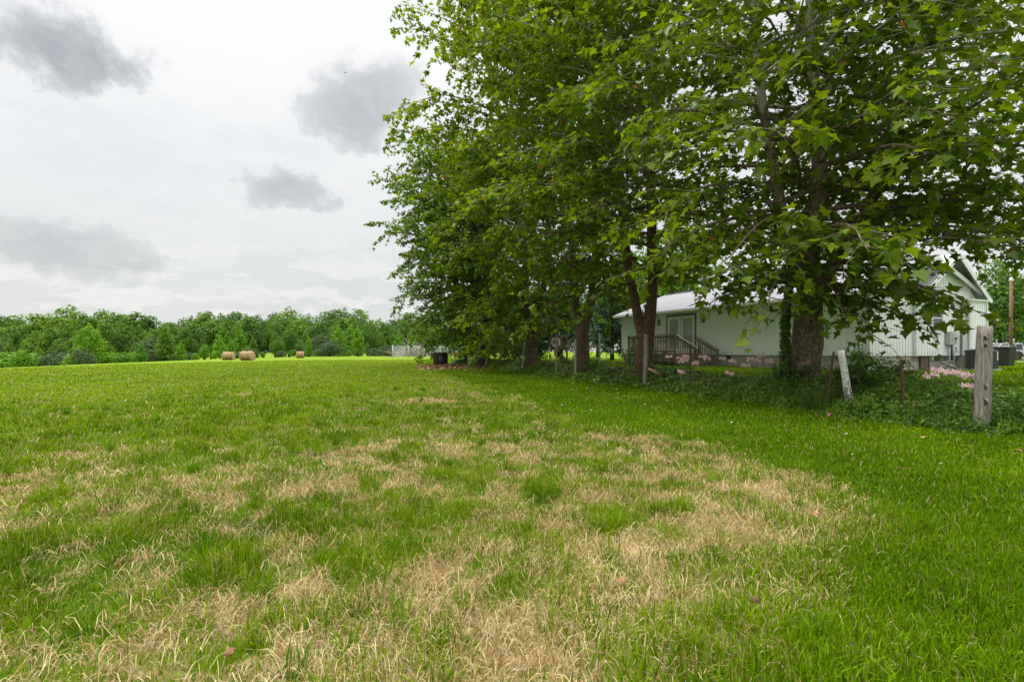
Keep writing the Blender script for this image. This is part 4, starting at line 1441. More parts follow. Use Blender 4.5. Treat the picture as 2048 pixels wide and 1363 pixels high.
def wire_fence():
    b = MB()
    Y0, Y1 = 7.55, 49.5
    def pt(Y, h):
        X = float(fence_x(Y, 0.34))
        g = gz1(X, Y)
        sag = 0.03 * math.sin(Y * 1.7)
        return (X - 0.02, Y, g + h + (sag if h > 0.2 else 0))
    ys = list(np.arange(Y0, Y1, 0.45))
    for h, rr in ((0.12, .0023), (0.24, .0023), (0.36, .0023), (0.50, .0023), (0.64, .0023), (0.80, .0028), (1.02, .0026)):
        for a, c in zip(ys[:-1], ys[1:]):
            b.tube([pt(a, h), pt(c, h)], rr * max(1, a / 14), 3, cap=False)
    y = Y0
    while y < Y1:
        b.tube([pt(y, 0.05), pt(y, 0.42), pt(y, 0.80)], 0.0021 * max(1, y / 14), 3, cap=False)
        y += 0.16 if y < 28 else 0.32
    y = Y0
    while y < 24:                      # barbs of the top strand
        x, yy, z = pt(y, 1.02)
        b.bar((x - 0.012, yy - 0.012, z - 0.018), (x + 0.012, yy + 0.012, z + 0.018), 0.002)
        b.bar((x + 0.012, yy - 0.012, z - 0.018), (x - 0.012, yy + 0.012, z + 0.018), 0.002)
        y += 0.13
    o = b.build('wire_fence', M['wire'], None, False)
    tag(o, 'rusty woven wire fence with a barbed top strand strung along the ivy bank', 'fence')


wire_fence()

# ------------------------------------------------------------------ the house
def siding_mat(name, c):
    m, N, bs, out = mat(name)
    tc = N.n('ShaderNodeTexCoord').outputs['Object']
    sep = N.n('ShaderNodeSeparateXYZ'); N.put(sep.inputs[0], tc)
    nv = N.n('ShaderNodeMapping'); nv.inputs['Scale'].default_value = (3, 3, 0.4); N.put(nv.inputs[0], tc)
    st = N.noise(2.0, 5, 0.6, nv.outputs[0])
    col = N.mix(N.m('MULTIPLY', N.smooth(st, 0.5, 0.8), 0.35), c, tuple(v * 0.72 for v in c))
    low = N.m('MULTIPLY', N.smooth(sep.outputs[2], 0.65, 1.1, 1, 0), N.smooth(N.noise(5, 4, 0.6, tc), 0.4, 0.7))
    col = N.mix(N.m('MULTIPLY', low, 0.35), col, (0.34, 0.34, 0.26))
    N.put(bs.inputs['Base Color'], col)
    bs.inputs['Roughness'].default_value = 0.55
    bs.inputs['Specular IOR Level'].default_value = 0.3
    return m


def block_mat():
    m, N, bs, out = mat('grey_block_foundation')
    tc = N.n('ShaderNodeTexCoord').outputs['Object']
    sep = N.n('ShaderNodeSeparateXYZ'); N.put(sep.inputs[0], tc)
    cb = N.n('ShaderNodeCombineXYZ')
    N.put(cb.inputs[0], N.m('ADD', sep.outputs[0], sep.outputs[1])); N.put(cb.inputs[1], sep.outputs[2])
    br = N.n('ShaderNodeTexBrick')
    N.put(br.inputs['Vector'], cb.outputs[0])
    br.inputs['Scale'].default_value = 1.0
    br.inputs['Brick Width'].default_value = 0.40
    br.inputs['Row Height'].default_value = 0.20
    br.inputs['Mortar Size'].default_value = 0.008
    br.inputs['Color1'].default_value = (0.36, 0.33, 0.28, 1)
    br.inputs['Color2'].default_value = (0.44, 0.41, 0.36, 1)
    br.inputs['Mortar'].default_value = (0.27, 0.25, 0.22, 1)
    n = N.noise(3.0, 5, 0.6, tc)
    col = N.mix(N.m('MULTIPLY', N.smooth(n, 0.45, 0.7), 0.5), br.outputs['Color'], (0.24, 0.24, 0.18))
    N.put(bs.inputs['Base Color'], col)
    bs.inputs['Roughness'].default_value = 0.9
    b_ = N.n('ShaderNodeBump'); b_.inputs['Strength'].default_value = 0.5; b_.inputs['Distance'].default_value = 0.01
    N.put(b_.inputs['Height'], br.outputs['Fac']); b_.invert = True; N.t.links.new(b_.outputs[0], bs.inputs['Normal'])
    return m


M['siding'] = siding_mat('white_board_siding', (0.84, 0.86, 0.84))
M['trim'] = simple('white_trim_paint', (0.78, 0.79, 0.77), 0.5, 0, 0.04, 3)
M['block'] = block_mat()
M['roof'] = simple('pale_metal_roof', (0.40, 0.39, 0.41), 0.38, 0.55, 0.06, 1.2)
M['dark_glass'] = simple('window_glass', (0.05, 0.06, 0.065), 0.08, 0, 0.1, 2)
M['door_glass'] = simple('frosted_door_glass', (0.30, 0.40, 0.34), 0.15, 0, 0.06, 2)
M['door_frame'] = simple('door_casing', (0.16, 0.13, 0.10), 0.6, 0, 0.1, 4)
M['meter_grey'] = simple('meter_box_grey', (0.42, 0.44, 0.42), 0.5, 0.2, 0.06, 4)
M['pipe'] = simple('grey_conduit', (0.33, 0.36, 0.37), 0.45, 0.3, 0.08, 6)
M['old_door'] = wood_mat('brown_crawl_door_wood', (0.10, 0.060, 0.042), (0.22, 0.155, 0.12), False, 2)
M['glow_glass'] = simple('lantern_glass', (0.45, 0.47, 0.43), 0.2, 0, 0.05, 5)


def siding_run(b, a, c, z0, z1, step=0.20, w=0.035, t=0.018, top=None, nrm=(-1, 0)):
    """a wall slab from a to c with battens; top(s) gives the height along the run"""
    a = Vector((*a, 0)); c = Vector((*c, 0))
    d = (c - a); L = d.length; d.normalize()
    nv = Vector((*nrm, 0)).normalized()
    n = max(1, int(L / step))
    tf = top or (lambda s: z1)
    th = 0.10
    # slab
    ss = [0, L] if top is None else sorted({0, L, *[L * k / 16 for k in range(17)]})
    vs = []
    for s in ss:
        p = a + d * s
        for off in (0, -th):
            q = p + nv * off
            vs.append((q.x, q.y, z0)); vs.append((q.x, q.y, tf(s)))
    m = len(ss)
    fs = []
    for i in range(m - 1):
        A, B = 4 * i, 4 * (i + 1)
        fs += [(A, B, B + 1, A + 1), (A + 2, A + 3, B + 3, B + 2), (A + 1, B + 1, B + 3, A + 3), (A, A + 2, B + 2, B)]
    fs += [(0, 1, 3, 2), (4 * m - 4, 4 * m - 2, 4 * m - 1, 4 * m - 3)]
    b.add(vs, fs)
    for k in range(n + 1):
        s = min(L - 0.02, max(0.02, L * k / n))
        p = a + d * s + nv * (t / 2 + 0.0005)
        zt = tf(s) - 0.01
        h = (zt - z0)
        b.bar((p.x, p.y, z0 + 0.004), (p.x, p.y, z0 + h), w, t, up=tuple(nv))


def build_house():
    H = empty('house', (13.55, 18.95, 0.40), R(25.2))
    tag(H, 'long white board sided house with a pale metal roof and block foundation', 'house')
    F, W, Lh = 0.65, 8.0, 15.0
    E = F + 2.5                      # eave
    RG = E + 1.42                    # ridge
    # foundation, set back a little under the siding
    b = MB()
    b.box((0.04, 0.04, -0.5), (W - 0.04, Lh - 0.04, F + 0.01))
    b.box((6.24, -0.46, -0.5), (7.56, 0.06, F + 0.008))
    b.build('foundation', M['block'], H)
    # walls
    b = MB()
    siding_run(b, (0, 0), (0, Lh), F - 0.03, E, 0.20, nrm=(-1, 0))
    siding_run(b, (W, 0.02), (W, Lh), F - 0.03, E, 0.4, nrm=(1, 0))
    gt = lambda s: E + (RG - E) * (1 - abs(s - W / 2) / (W / 2)) - 0.03
    siding_run(b, (0.0, 0), (W, 0), F - 0.03, E, 0.20, top=gt, nrm=(0, -1))
    siding_run(b, (0.0, Lh), (W, Lh), F - 0.03, E, 0.4, top=gt, nrm=(0, 1))
    b.build('wall', M['siding'], H)
    # cross gable and its bump out
    b = MB()
    GX0, GX1, GP = 2.9, 7.62, 5.25 + 0.0
    gtop = lambda s: E + 1.62 * (1 - abs(s - (GX1 - GX0) / 2) / ((GX1 - GX0) / 2)) - 0.02
    siding_run(b, (GX0, -0.12), (GX1, -0.12), F - 0.028, E, 0.2, top=gtop, nrm=(0, -1))
    siding_run(b, (6.2, -0.5), (GX1, -0.5), F - 0.026, E - 0.2, 0.2, nrm=(0, -1))
    siding_run(b, (6.2, -0.24), (6.2, -0.5), F - 0.026, E - 0.2, 0.2, nrm=(-1, 0))
    siding_run(b, (GX1, -0.24), (GX1, -0.5), F - 0.026, E - 0.2, 0.2, nrm=(1, 0))
    o = b.build('wall', M['siding'], H)
    # roof with standing seams
    b = MB()
    ov, ro, th = 0.42, 0.35, 0.07
    sl = (RG - E) / (W / 2)
    def roof_slope(x_e, x_r, y0, y1, z_r, slope, seams=True):
        sgn = 1 if x_e > x_r else -1
        ze = z_r - slope * abs(x_e - x_r)
        vs = []
        for (x, z) in ((x_e, ze), (x_r, z_r)):
            for y in (y0, y1):
                vs.append((x, y, z)); vs.append((x, y, z - th))
        b.add(vs, [(0, 2, 6, 4), (1, 5, 7, 3), (0, 4, 5, 1), (2, 3, 7, 6), (0, 1, 3, 2), (4, 6, 7, 5)])
        if seams:
            y = y0 + 0.15
            while y < y1 - 0.05:
                b.bar((x_e, y, ze + 0.008), (x_r, y, z_r + 0.008), 0.016, 0.02); y += 0.42
    roof_slope(-ov, W / 2, -ro, Lh + ro, RG + 0.10, sl)
    roof_slope(W + ov, W / 2, -ro, Lh + ro, RG + 0.10, sl)
    b.bar((W / 2, -ro, RG + 0.13), (W / 2, Lh + ro, RG + 0.13), 0.26, 0.05)
    gx = (GX0 + GX1) / 2
    gs = 1.62 / ((GX1 - GX0) / 2)
    gr = E + 1.62 + 0.10
    for sx in (GX0 - 0.28, GX1 + 0.28):
        roof_slope(sx, gx, -0.12 - 0.40, 3.0, gr, gs)
    roof_slope(9.6, GX1 + 0.32, 0.1, 2.4, E + 0.05, 0.42)
    R_ = b.build('roof', M['roof'], H)
    # fascias, gutter, corner boards
    b = MB()
    b.box((-ov - 0.09, -ro, E + 0.10 - sl * ov - 0.16), (-ov + 0.01, Lh + ro, E + 0.10 - sl * ov - 0.035), bev=0.015)
    b.build('gutter', M['trim'], R_)
    b = MB()
    for sx in (-ov, W + ov):
        ze = RG + 0.10 - sl * (W / 2 + ov)
        b.bar((sx, -ro - 0.018, ze - 0.09), (W / 2, -ro - 0.018, RG + 0.01), 0.03, 0.17)
    for sx in (GX0 - 0.28, GX1 + 0.28):
        ze = gr - gs * abs(sx - gx)
        b.bar((sx, -0.54, ze - 0.09), (gx, -0.54, gr - 0.09), 0.03, 0.18)
    b.bar((9.6, 0.08, E + 0.05 - 0.42 * (9.6 - GX1 - 0.32) - 0.09), (GX1 + 0.32, 0.08, E - 0.04), 0.03, 0.17)
    b.build('fascia', M['trim'], R_)
    b = MB()
    b.box((-0.03, -0.03, F - 0.02), (0.10, 0.0, E)); b.box((-0.035, 0.0, F - 0.02), (-0.018, 0.10, E))
    b.box((-0.035, Lh - 0.10, F - 0.02), (-0.018, Lh + 0.02, E))
    b.box((GX1 - 0.10, -0.53, F - 0.02), (GX1 + 0.03, -0.519, E - 0.2))
    b.build('corner_board', M['trim'], H)
    # bump-out cap
    MB().box((6.12, -0.58, E - 0.2), (GX1 + 0.06, -0.225, E - 0.14)).build('roof_cap', M['trim'], H)
    # double door on the long wall
    dl = MB()
    dl.box((-0.055, 8.62, F + 0.02), (-0.019, 8.72, F + 2.2)); dl.box((-0.055, 10.78, F + 0.02), (-0.019, 10.88, F + 2.2)); dl.box((-0.055, 8.721, F + 2.1), (-0.019, 10.779, F + 2.2))
    for (y0, y1) in ((8.73, 9.73), (9.77, 10.77)):
        dn = MB()
        dn.box((-0.05, y0, F + 0.04), (-0.02, y0 + 0.15, F + 2.09)); dn.box((-0.05, y1 - 0.15, F + 0.04), (-0.02, y1, F + 2.09))
        dn.box((-0.05, y0 + 0.151, F + 1.93), (-0.02, y1 - 0.151, F + 2.09)); dn.box((-0.05, y0 + 0.151, F + 0.04), (-0.02, y1 - 0.151, F + 0.3))
        do = dn.build('door', M['trim'], H)
        MB().box((-0.035, y0 + 0.151, F + 0.301), (-0.022, y1 - 0.151, F + 1.929)).build('pane', M['door_glass'], do)
        MB().tube([(-0.05, y0 + 0.08, F + 1.0), (-0.10, y0 + 0.08, F + 1.0), (-0.10, y0 + 0.19, F + 1.0)], 0.012, 6).build('handle', M['black'], do)
    dl.build('door_casing', M['door_frame'], H)
    # lanterns either side
    for y in (11.45, 8.12):
        l = MB()
        l.box((-0.04, y - 0.06, F + 1.66), (-0.019, y + 0.06, F + 1.96))
        l.bar((-0.04, y, F + 1.93), (-0.13, y, F + 1.98), 0.02)
        l.lathe([(0.0, 0.36), (0.03, 0.34), (0.10, 0.28), (0.105, 0.26), (0.0, 0.26)], (-0.13, y, F + 1.66), 10)
        l.lathe([(0.0, 0.0), (0.075, 0.0), (0.08, 0.025), (0.0, 0.025)], (-0.13, y, F + 1.66), 10)
        for k in range(4):
            a = k * math.pi / 2 + 0.78
            l.bar((-0.13 + 0.078 * math.cos(a), y + 0.078 * math.sin(a), F + 1.68), (-0.13 + 0.092 * math.cos(a), y + 0.092 * math.sin(a), F + 1.92), 0.012)
        lo = l.build('wall_lantern', M['black'], H)
        MB().lathe([(0.055, 0.026), (0.068, 0.255)], (-0.13, y, F + 1.66), 10).build('pane', M['glow_glass'], lo)
    # window on the gable
    w = MB()
    x0, x1, z0, z1 = 4.02, 4.72, F + 1.0, F + 2.05
    yf = -0.12 - 0.02
    w.box((x0 - 0.08, yf - 0.05, z0 - 0.08), (x1 + 0.08, yf, z0)); w.box((x0 - 0.08, yf - 0.05, z1), (x1 + 0.08, yf, z1 + 0.09))
    w.box((x0 - 0.08, yf - 0.05, z0 + 0.001), (x0, yf, z1 - 0.001)); w.box((x1, yf - 0.05, z0 + 0.001), (x1 + 0.08, yf, z1 - 0.001))
    w.box((x0 + 0.001, yf - 0.035, (z0 + z1) / 2 - 0.02), (x1 - 0.001, yf - 0.008, (z0 + z1) / 2 + 0.02))
    wo = w.build('window', M['trim'], H)
    MB().box((x0, yf - 0.012, z0), (x1, yf - 0.006, z1)).build('pane', M['dark_glass'], wo)
    # a second window on the long wall, hidden mostly by the big tree
    # electric meter and service box
    yw = -0.121 - 0.02
    m_ = MB(); m_.box((5.02, yw - 0.17, F + 0.42), (5.36, yw, F + 0.98), bev=0.012)
    mo = m_.build('service_box', M['meter_grey'], H)
    MB().bar((5.19, yw - 0.175, F + 0.60), (5.19, yw - 0.175, F + 0.66), 0.03, 0.012, up=(0, 1, 0)).build('handle', M['black'], mo)
    m_ = MB(); m_.box((5.48, yw - 0.11, F + 0.46), (5.74, yw, F + 0.92), bev=0.012)
    mb = m_.build('meter_box', M['meter_grey'], H)
    MB().lathe([(0.0, -0.09), (0.075, -0.09), (0.085, 0.0)], (5.61, yw - 0.11, F + 0.74), 14, axis='y').build('meter', M['glow_glass'], mb)
    MB().box((5.66, yw - 0.09, F + 0.10), (5.80, yw, F + 0.36), bev=0.01).build('junction_box', M['meter_grey'], H)
    c = MB().tube([(5.20, yw - 0.08, F + 0.42), (5.21, yw - 0.08, F), (5.28, yw - 0.08, -0.02)], 0.022, 8)
    c.build('conduit', M['trim'], H, False)
    c = MB().tube([(5.55, yw - 0.06, F + 0.46), (5.55, yw - 0.06, -0.05)], 0.05, 10)
    c.build('conduit', M['pipe'], H, False)
    c = MB().tube([(5.38, yw - 0.05, F + 0.5), (5.37, yw - 0.05, F + 0.1), (5.40, yw - 0.05, 0.35)], 0.035, 8)
    c.build('conduit', M['black'], H, False)
    # crawl space door and vents
    c = MB()
    for k in range(4): c.box((3.42 + 0.135 * k, -0.05, -0.05), (3.42 + 0.135 * k + 0.128, 0.02 + 0.003 * k, F - 0.05))
    c.box((3.98, -0.06, -0.05), (4.05, 0.02, F - 0.04))
    c.build('crawl_door', M['old_door'], H)
    for (x, y, ax) in ((4.62, 0.0, 'x'), (0.0, 6.45, 'y'), (0.0, 2.6, 'y')):
        v = MB()
        if ax == 'x':
            v.box((x, 0.02, F - 0.24), (x + 0.34, 0.038, F - 0.06))
            for k in range(4): v.bar((x + 0.01, 0.012, F - 0.21 + 0.04 * k), (x + 0.33, 0.012, F - 0.21 + 0.04 * k), 0.01)
        else:
            v.box((0.02, y, F - 0.24), (0.038, y + 0.40, F - 0.06))
            for k in range(4): v.bar((0.012, y + 0.01, F - 0.21 + 0.04 * k), (0.012, y + 0.39, F - 0.21 + 0.04 * k), 0.01)
        v.build('vent', M['black'], H)
    MB().box((4.38, 0.015, F - 0.19), (4.50, 0.038, F - 0.06)).build('outlet_cover', M['trim'], H)
    # porch: deck, railing, stairs
    DZ = F + 0.02
    Pc = MB()
    for k in range(11): Pc.box((-1.62 + 0.145 * k, 8.5, DZ - 0.035), (-1.62 + 0.145 * k + 0.138, 12.4, DZ))
    Pc.box((-1.60, 8.5, DZ - 0.24), (-1.56, 12.4, DZ - 0.04)); Pc.box((-1.559, 8.5, DZ - 0.24), (-0.05, 8.54, DZ - 0.04)); Pc.box((-1.559, 12.36, DZ - 0.24), (-0.05, 12.4, DZ - 0.04))
    Pc.box((-1.66, 8.5, DZ - 0.42), (-1.62, 12.4, DZ - 0.28))
    for y in (8.55, 10.45, 12.3):
        Pc.box((-1.555, y, -0.3), (-1.46, y + 0.095, DZ - 0.04))
    po = Pc.build('porch', M['deck_wood'], H)
    r_ = MB()
    for (x, y) in ((-1.58, 8.55), (-1.58, 10.9), (-1.58, 12.33), (-0.08, 12.33)):
        r_.box((x - 0.047, y - 0.047, DZ), (x + 0.047, y + 0.047, DZ + 0.98))
    r_.box((-1.66, 8.49, DZ + 0.981), (-1.51, 12.41, DZ + 1.02)); r_.box((-1.50, 12.29, DZ + 0.981), (-0.03, 12.41, DZ + 1.02))
    r_.bar((-1.58, 8.6, DZ + 0.12), (-1.58, 12.3, DZ + 0.12), 0.04, 0.09); r_.bar((-1.58, 8.6, DZ + 0.90), (-1.58, 12.3, DZ + 0.90), 0.04, 0.09)
    y = 8.70
    while y < 12.25:
        r_.box((-1.635, y, DZ + 0.06), (-1.601, y + 0.034, DZ + 0.94)); y += 0.125
    x = -1.4
    while x < -0.15:
        r_.box((x, 12.355, DZ + 0.06), (x + 0.034, 12.39, DZ + 0.94)); x += 0.125
    r_.build('railing', M['deck_wood'], po)
    s_ = MB()
    y0, y1 = 8.5, 7.0
    for k in range(4):
        t = (k + 0.6) / 4
        yy = y0 + (y1 - y0) * t; zz = DZ * (1 - (k + 1) / 4.6)
        s_.box((-1.45, yy - 0.15, zz - 0.04), (-0.35, yy + 0.15, zz))
    for x in (-1.52, -0.32):
        s_.bar((x, y0, DZ - 0.10), (x, y1 - 0.05, 0.0), 0.04, 0.24)
        s_.box((x - 0.06, y1 - 0.1, -0.2), (x + 0.04, y1, 0.92))
        s_.bar((x, y0 - 0.02, DZ + 0.97), (x, y1 - 0.05, 0.90), 0.09, 0.04)
        s_.bar((x, y0 - 0.02, DZ + 0.84), (x, y1 - 0.05, 0.77), 0.04, 0.08)
        for k in range(1, 10):
            t = k / 10
            yy = y0 + (y1 - y0) * t; zb = DZ * (1 - t)
            s_.box((x - 0.015, yy - 0.017, zb + 0.06), (x + 0.015, yy + 0.017, zb + 0.84))
    s_.build('stairs', M['deck_wood'], po)
    return H


HOUSE = build_house()


def hp(x, y, z):
    """house local -> world"""
    c, s = math.cos(R(25.2)), math.sin(R(25.2))
    return (13.55 + c * x - s * y, 18.95 + s * x + c * y, 0.40 + z)


# climbing vine on the stair post
def vine():
    r = np.random.default_rng(3)
    p = np.array(hp(-1.54, 6.9, 0.0)); p[2] = gz1(p[0], p[1])
    root = empty('climbing_vine', p)
    tag(root, 'leafy vine wrapped round the foot post of the porch steps', 'vine')
    q = np.array([[0.03 * math.sin(i), 0.03 * math.cos(i), i * 0.13] for i in range(11)])
    tv, tl, tc = np_tubes([(q, np.full(11, 0.008))], 5)
    link('stem', np_mesh('stem', tv, tl, tc, M['bark_mid']), root)
    n = 260
    t = r.random(n)
    pos = np.stack([r.normal(0, 0.06, n), r.normal(0, 0.06, n), t * 1.35], 1)
    V, L, c, A = scatter(OVAL, pos, r.normal(0, 1, (n, 3)) - [0, 0, 0.5], r.normal(0, .5, (n, 3)) + [0, 0, 1], r.uniform(0.05, 0.10, n), np.clip(r.normal(0.5, 0.2, n), 0, 1))
    link('foliage', np_mesh('foliage', V, L, c, M['weed_leaf'], attrs={'tint': A}), root)


vine()


def ac_unit():
    c = P(1962, 730, 20.0)
    z = gz1(c[0], 20.0)
    o = empty('air_conditioner', (c[0], 20.0, z), R(25.2 + 9))
    tag(o, 'dark grey outdoor air conditioning unit on a pad behind the big grey post', 'air conditioner')
    m = simple('charcoal_steel', (0.055, 0.058, 0.062), 0.5, 0.3, 0.1, 5)
    mg = simple('grille_grey', (0.12, 0.125, 0.13), 0.5, 0.3, 0.1, 5)
    MB().box((-0.52, -0.52, -0.12), (0.52, 0.52, 0.06), bev=0.01).build('pad', simple('pad_grey', (0.4, 0.4, 0.38), 0.9), o)
    b = MB(); b.box((-0.41, -0.41, 0.062), (0.41, 0.41, 0.82), bev=0.02)
    bo = b.build('body', m, o)
    g = MB()
    for s in range(5):
        x = -0.36 + s * 0.18
        g.box((x - 0.012, -0.435, 0.10), (x + 0.012, -0.411, 0.78)); g.box((-0.435, x - 0.012, 0.10), (-0.411, x + 0.012, 0.78))
    for k in range(16):
        z_ = 0.12 + 0.042 * k
        g.box((-0.40, -0.424, z_), (0.40, -0.412, z_ + 0.008)); g.box((-0.424, -0.40, z_), (-0.412, 0.40, z_ + 0.008))
    g.build('grille', mg, bo)
    t = MB(); t.lathe([(0.34, 0.821), (0.34, 0.85), (0.05, 0.86), (0.0, 0.86)], n=20)
    t.build('fan_cover', mg, o)
    lb = MB()
    for k in range(3):
        for q in range(2):
            lb.box((0.16 + 0.10 * q, -0.437, 0.42 + 0.12 * k), (0.23 + 0.10 * q, -0.4355, 0.52 + 0.12 * k))
    lb.build('rating_label', M['trim'], o)


ac_unit()


def trash_bin():
    d = 25.0
    c = P(2010, 730, d)
    o = empty('trash_bin', (c[0], d, gz1(c[0], d)), R(20))
    tag(o, 'black wheeled rubbish bin standing past the air conditioner', 'bin')
    m = M['black']
    b = MB()
    vs = []
    for (z, h) in ((0.06, 0.23), (0.98, 0.29)):
        for (x, y) in ((-1, -1), (1, -1), (1, 1), (-1, 1)): vs.append((x * h, y * h * 1.1, z))
    b.add(vs, [(3, 2, 1, 0), (4, 5, 6, 7), (0, 1, 5, 4), (1, 2, 6, 5), (2, 3, 7, 6), (3, 0, 4, 7)])
    b.box((-0.31, -0.34, 0.92), (0.31, 0.34, 0.985), bev=0.012)
    b.build('body', m, o)
    l = MB()
    l.add([(-0.33, -0.36, 0.99), (0.33, -0.36, 0.99), (0.33, 0.36, 1.02), (-0.33, 0.36, 1.02), (-0.28, -0.30, 1.06), (0.28, -0.30, 1.06), (0.28, 0.32, 1.09), (-0.28, 0.32, 1.09)],
          [(3, 2, 1, 0), (4, 5, 6, 7), (0, 1, 5, 4), (1, 2, 6, 5), (2, 3, 7, 6), (3, 0, 4, 7)])
    l.build('lid', m, o)
    MB().tube([(-0.25, 0.38, 0.98), (0.25, 0.38, 0.98)], 0.02, 8).build('handle', m, o)
    for x in (-0.27, 0.27):
        MB().lathe([(0, -0.03), (0.13, -0.03), (0.13, 0.03), (0, 0.03)], (x, 0.27, 0.13), 14, axis='x').build('wheel', m, o)


trash_bin()


def suv():
    d = 52.0
    z = gz1(48.0, d)
    xr = (2034 - 1024) / FPX * d            # rear bumper
    o = empty('parked_car', (xr - 2.1, d, z))
    tag(o, 'silver boxy off road car with black fenders parked on the drive beyond the bin', 'car')
    paint = simple('silver_car_paint', (0.52, 0.54, 0.57), 0.3, 0.4, 0.04, 2)
    b = MB()
    # local x: -2.1 front .. 2.1 rear, seen from its left side (-y)
    prof = [(-2.05, 0.50), (-2.05, 0.98), (-0.75, 1.12), (2.0, 1.12), (2.05, 0.55)]
    def extr(pr, y0, y1):
        n = len(pr)
        vs = [(x, y0, z_) for x, z_ in pr] + [(x, y1, z_) for x, z_ in pr]
        b.add(vs, [tuple(range(n)), tuple(range(2 * n - 1, n - 1, -1))] + [(i, (i + 1) % n, n + (i + 1) % n, n + i) for i in range(n)])
    extr(prof, -0.82, 0.82)
    # cabin pillars and roof
    b.box((-0.30, -0.74, 1.70), (1.95, 0.74, 1.80), bev=0.03)
    for (xa, xb) in ((-0.72, -0.27), (0.46, 0.46), (1.20, 1.20), (1.95, 1.90)):
        for s in (-0.76, 0.76):
            b.bar((xa, s, 1.12), (xb, s * 0.965, 1.72), 0.09, 0.09)
    body = b.build('body', paint, o)
    g = MB()
    g.add([(-0.70, -0.72, 1.12), (1.93, -0.72, 1.12), (1.88, -0.69, 1.71), (-0.27, -0.69, 1.71), (-0.70, 0.72, 1.12), (1.93, 0.72, 1.12), (1.88, 0.69, 1.71), (-0.27, 0.69, 1.71)],
          [(0, 1, 2, 3), (7, 6, 5, 4), (0, 3, 7, 4), (1, 5, 6, 2), (3, 2, 6, 7)])
    g.build('window', M['dark_glass'], o)
    for x in (-1.35, 1.30):
        for s in (-0.80, 0.80):
            f = MB()
            f.tube([(x + 0.56 * math.cos(a), s * 1.06, 0.42 + 0.52 * math.sin(a)) for a in np.linspace(0.15, math.pi - 0.15, 9)], 0.09, 6)
            f.build('fender', M['black'], o)
            w = MB(); w.lathe([(0.24, -0.12), (0.38, -0.12), (0.42, -0.08), (0.42, 0.08), (0.38, 0.12), (0.24, 0.12)], (x, s, 0.42), 18, axis='y')
            wo = w.build('wheel', M['black'], o)
            MB().lathe([(0.0, -0.09), (0.08, -0.10), (0.24, -0.07), (0.245, 0.07), (0.0, 0.09)], (x, s, 0.42), 12, axis='y').build('rim', simple('wheel_rim', (0.10, 0.10, 0.11), 0.4, 0.6), wo)
    MB().lathe([(0, 0.0), (0.36, 0.0), (0.38, 0.05), (0.36, 0.2), (0, 0.22)], (2.06, 0.0, 1.0), 18, axis='x').build('spare_wheel', M['black'], o)
    MB().box((2.0, -0.8, 0.45), (2.2, 0.8, 0.62), bev=0.03).build('bumper', M['black'], o)
    MB().box((-0.55, -0.95, 1.16), (-0.38, -0.78, 1.30), bev=0.02).build('mirror', M['black'], o)
    for s in (-0.74, 0.74):
        MB().box((2.04, s - 0.06, 0.80), (2.07, s + 0.06, 1.0)).build('taillight', simple('tail_red', (0.3, 0.02, 0.02), 0.3), o)


suv()


def utility_pole():
    d = 44.0
    p = P(2022, 560, d)
    z0 = gz1(p[0], d)
    o = empty('utility_pole', (p[0], d, z0))
    tag(o, 'brown utility pole with a white cap in front of the silver car', 'pole')
    H = p[2] - z0
    MB().tube([(0, 0, -0.3), (0, 0, H * 0.5), (0, 0, H)], [0.14, 0.125, 0.11], 12).build('pole', simple('pole_wood', (0.20, 0.11, 0.075), 0.85, 0, 0.2, 12), o, False)
    MB().lathe([(0.0, H + 0.24), (0.10, H + 0.22), (0.135, H + 0.10), (0.135, H - 0.06), (0.112, H - 0.06)], n=12).build('cap', M['trim'], o)


utility_pole()

# ------------------------------------------------------------------ hay bales
def hay_mat():
    m, N, bs, out = mat('hay')
    tc = N.n('ShaderNodeTexCoord').outputs['Object']
    mp = N.n('ShaderNodeMapping'); mp.inputs['Scale'].default_value = (1, 8, 1); N.put(mp.inputs[0], tc)
    n = N.noise(9, 6, 0.7, mp.outputs[0], 0.5)
    col = N.ramp(n, [(0.25, (0.20, 0.12, 0.06)), (0.5, (0.44, 0.30, 0.165)), (0.75, (0.66, 0.50, 0.32))])
    N.put(bs.inputs['Base Color'], col)
    bs.inputs['Roughness'].default_value = 0.95
    b_ = N.n('ShaderNodeBump'); b_.inputs['Strength'].default_value = 1; b_.inputs['Distance'].default_value = 0.05
    N.put(b_.inputs['Height'], n); N.t.links.new(b_.outputs[0], bs.inputs['Normal'])
    return m


M['hay'] = hay_mat()
M['hay_stalk'] = leaf_mat('hay_stalk', [(0.0, (0.26, 0.16, 0.08)), (0.5, (0.44, 0.31, 0.17)), (1.0, (0.62, 0.48, 0.30))], 0.15, 0.7)


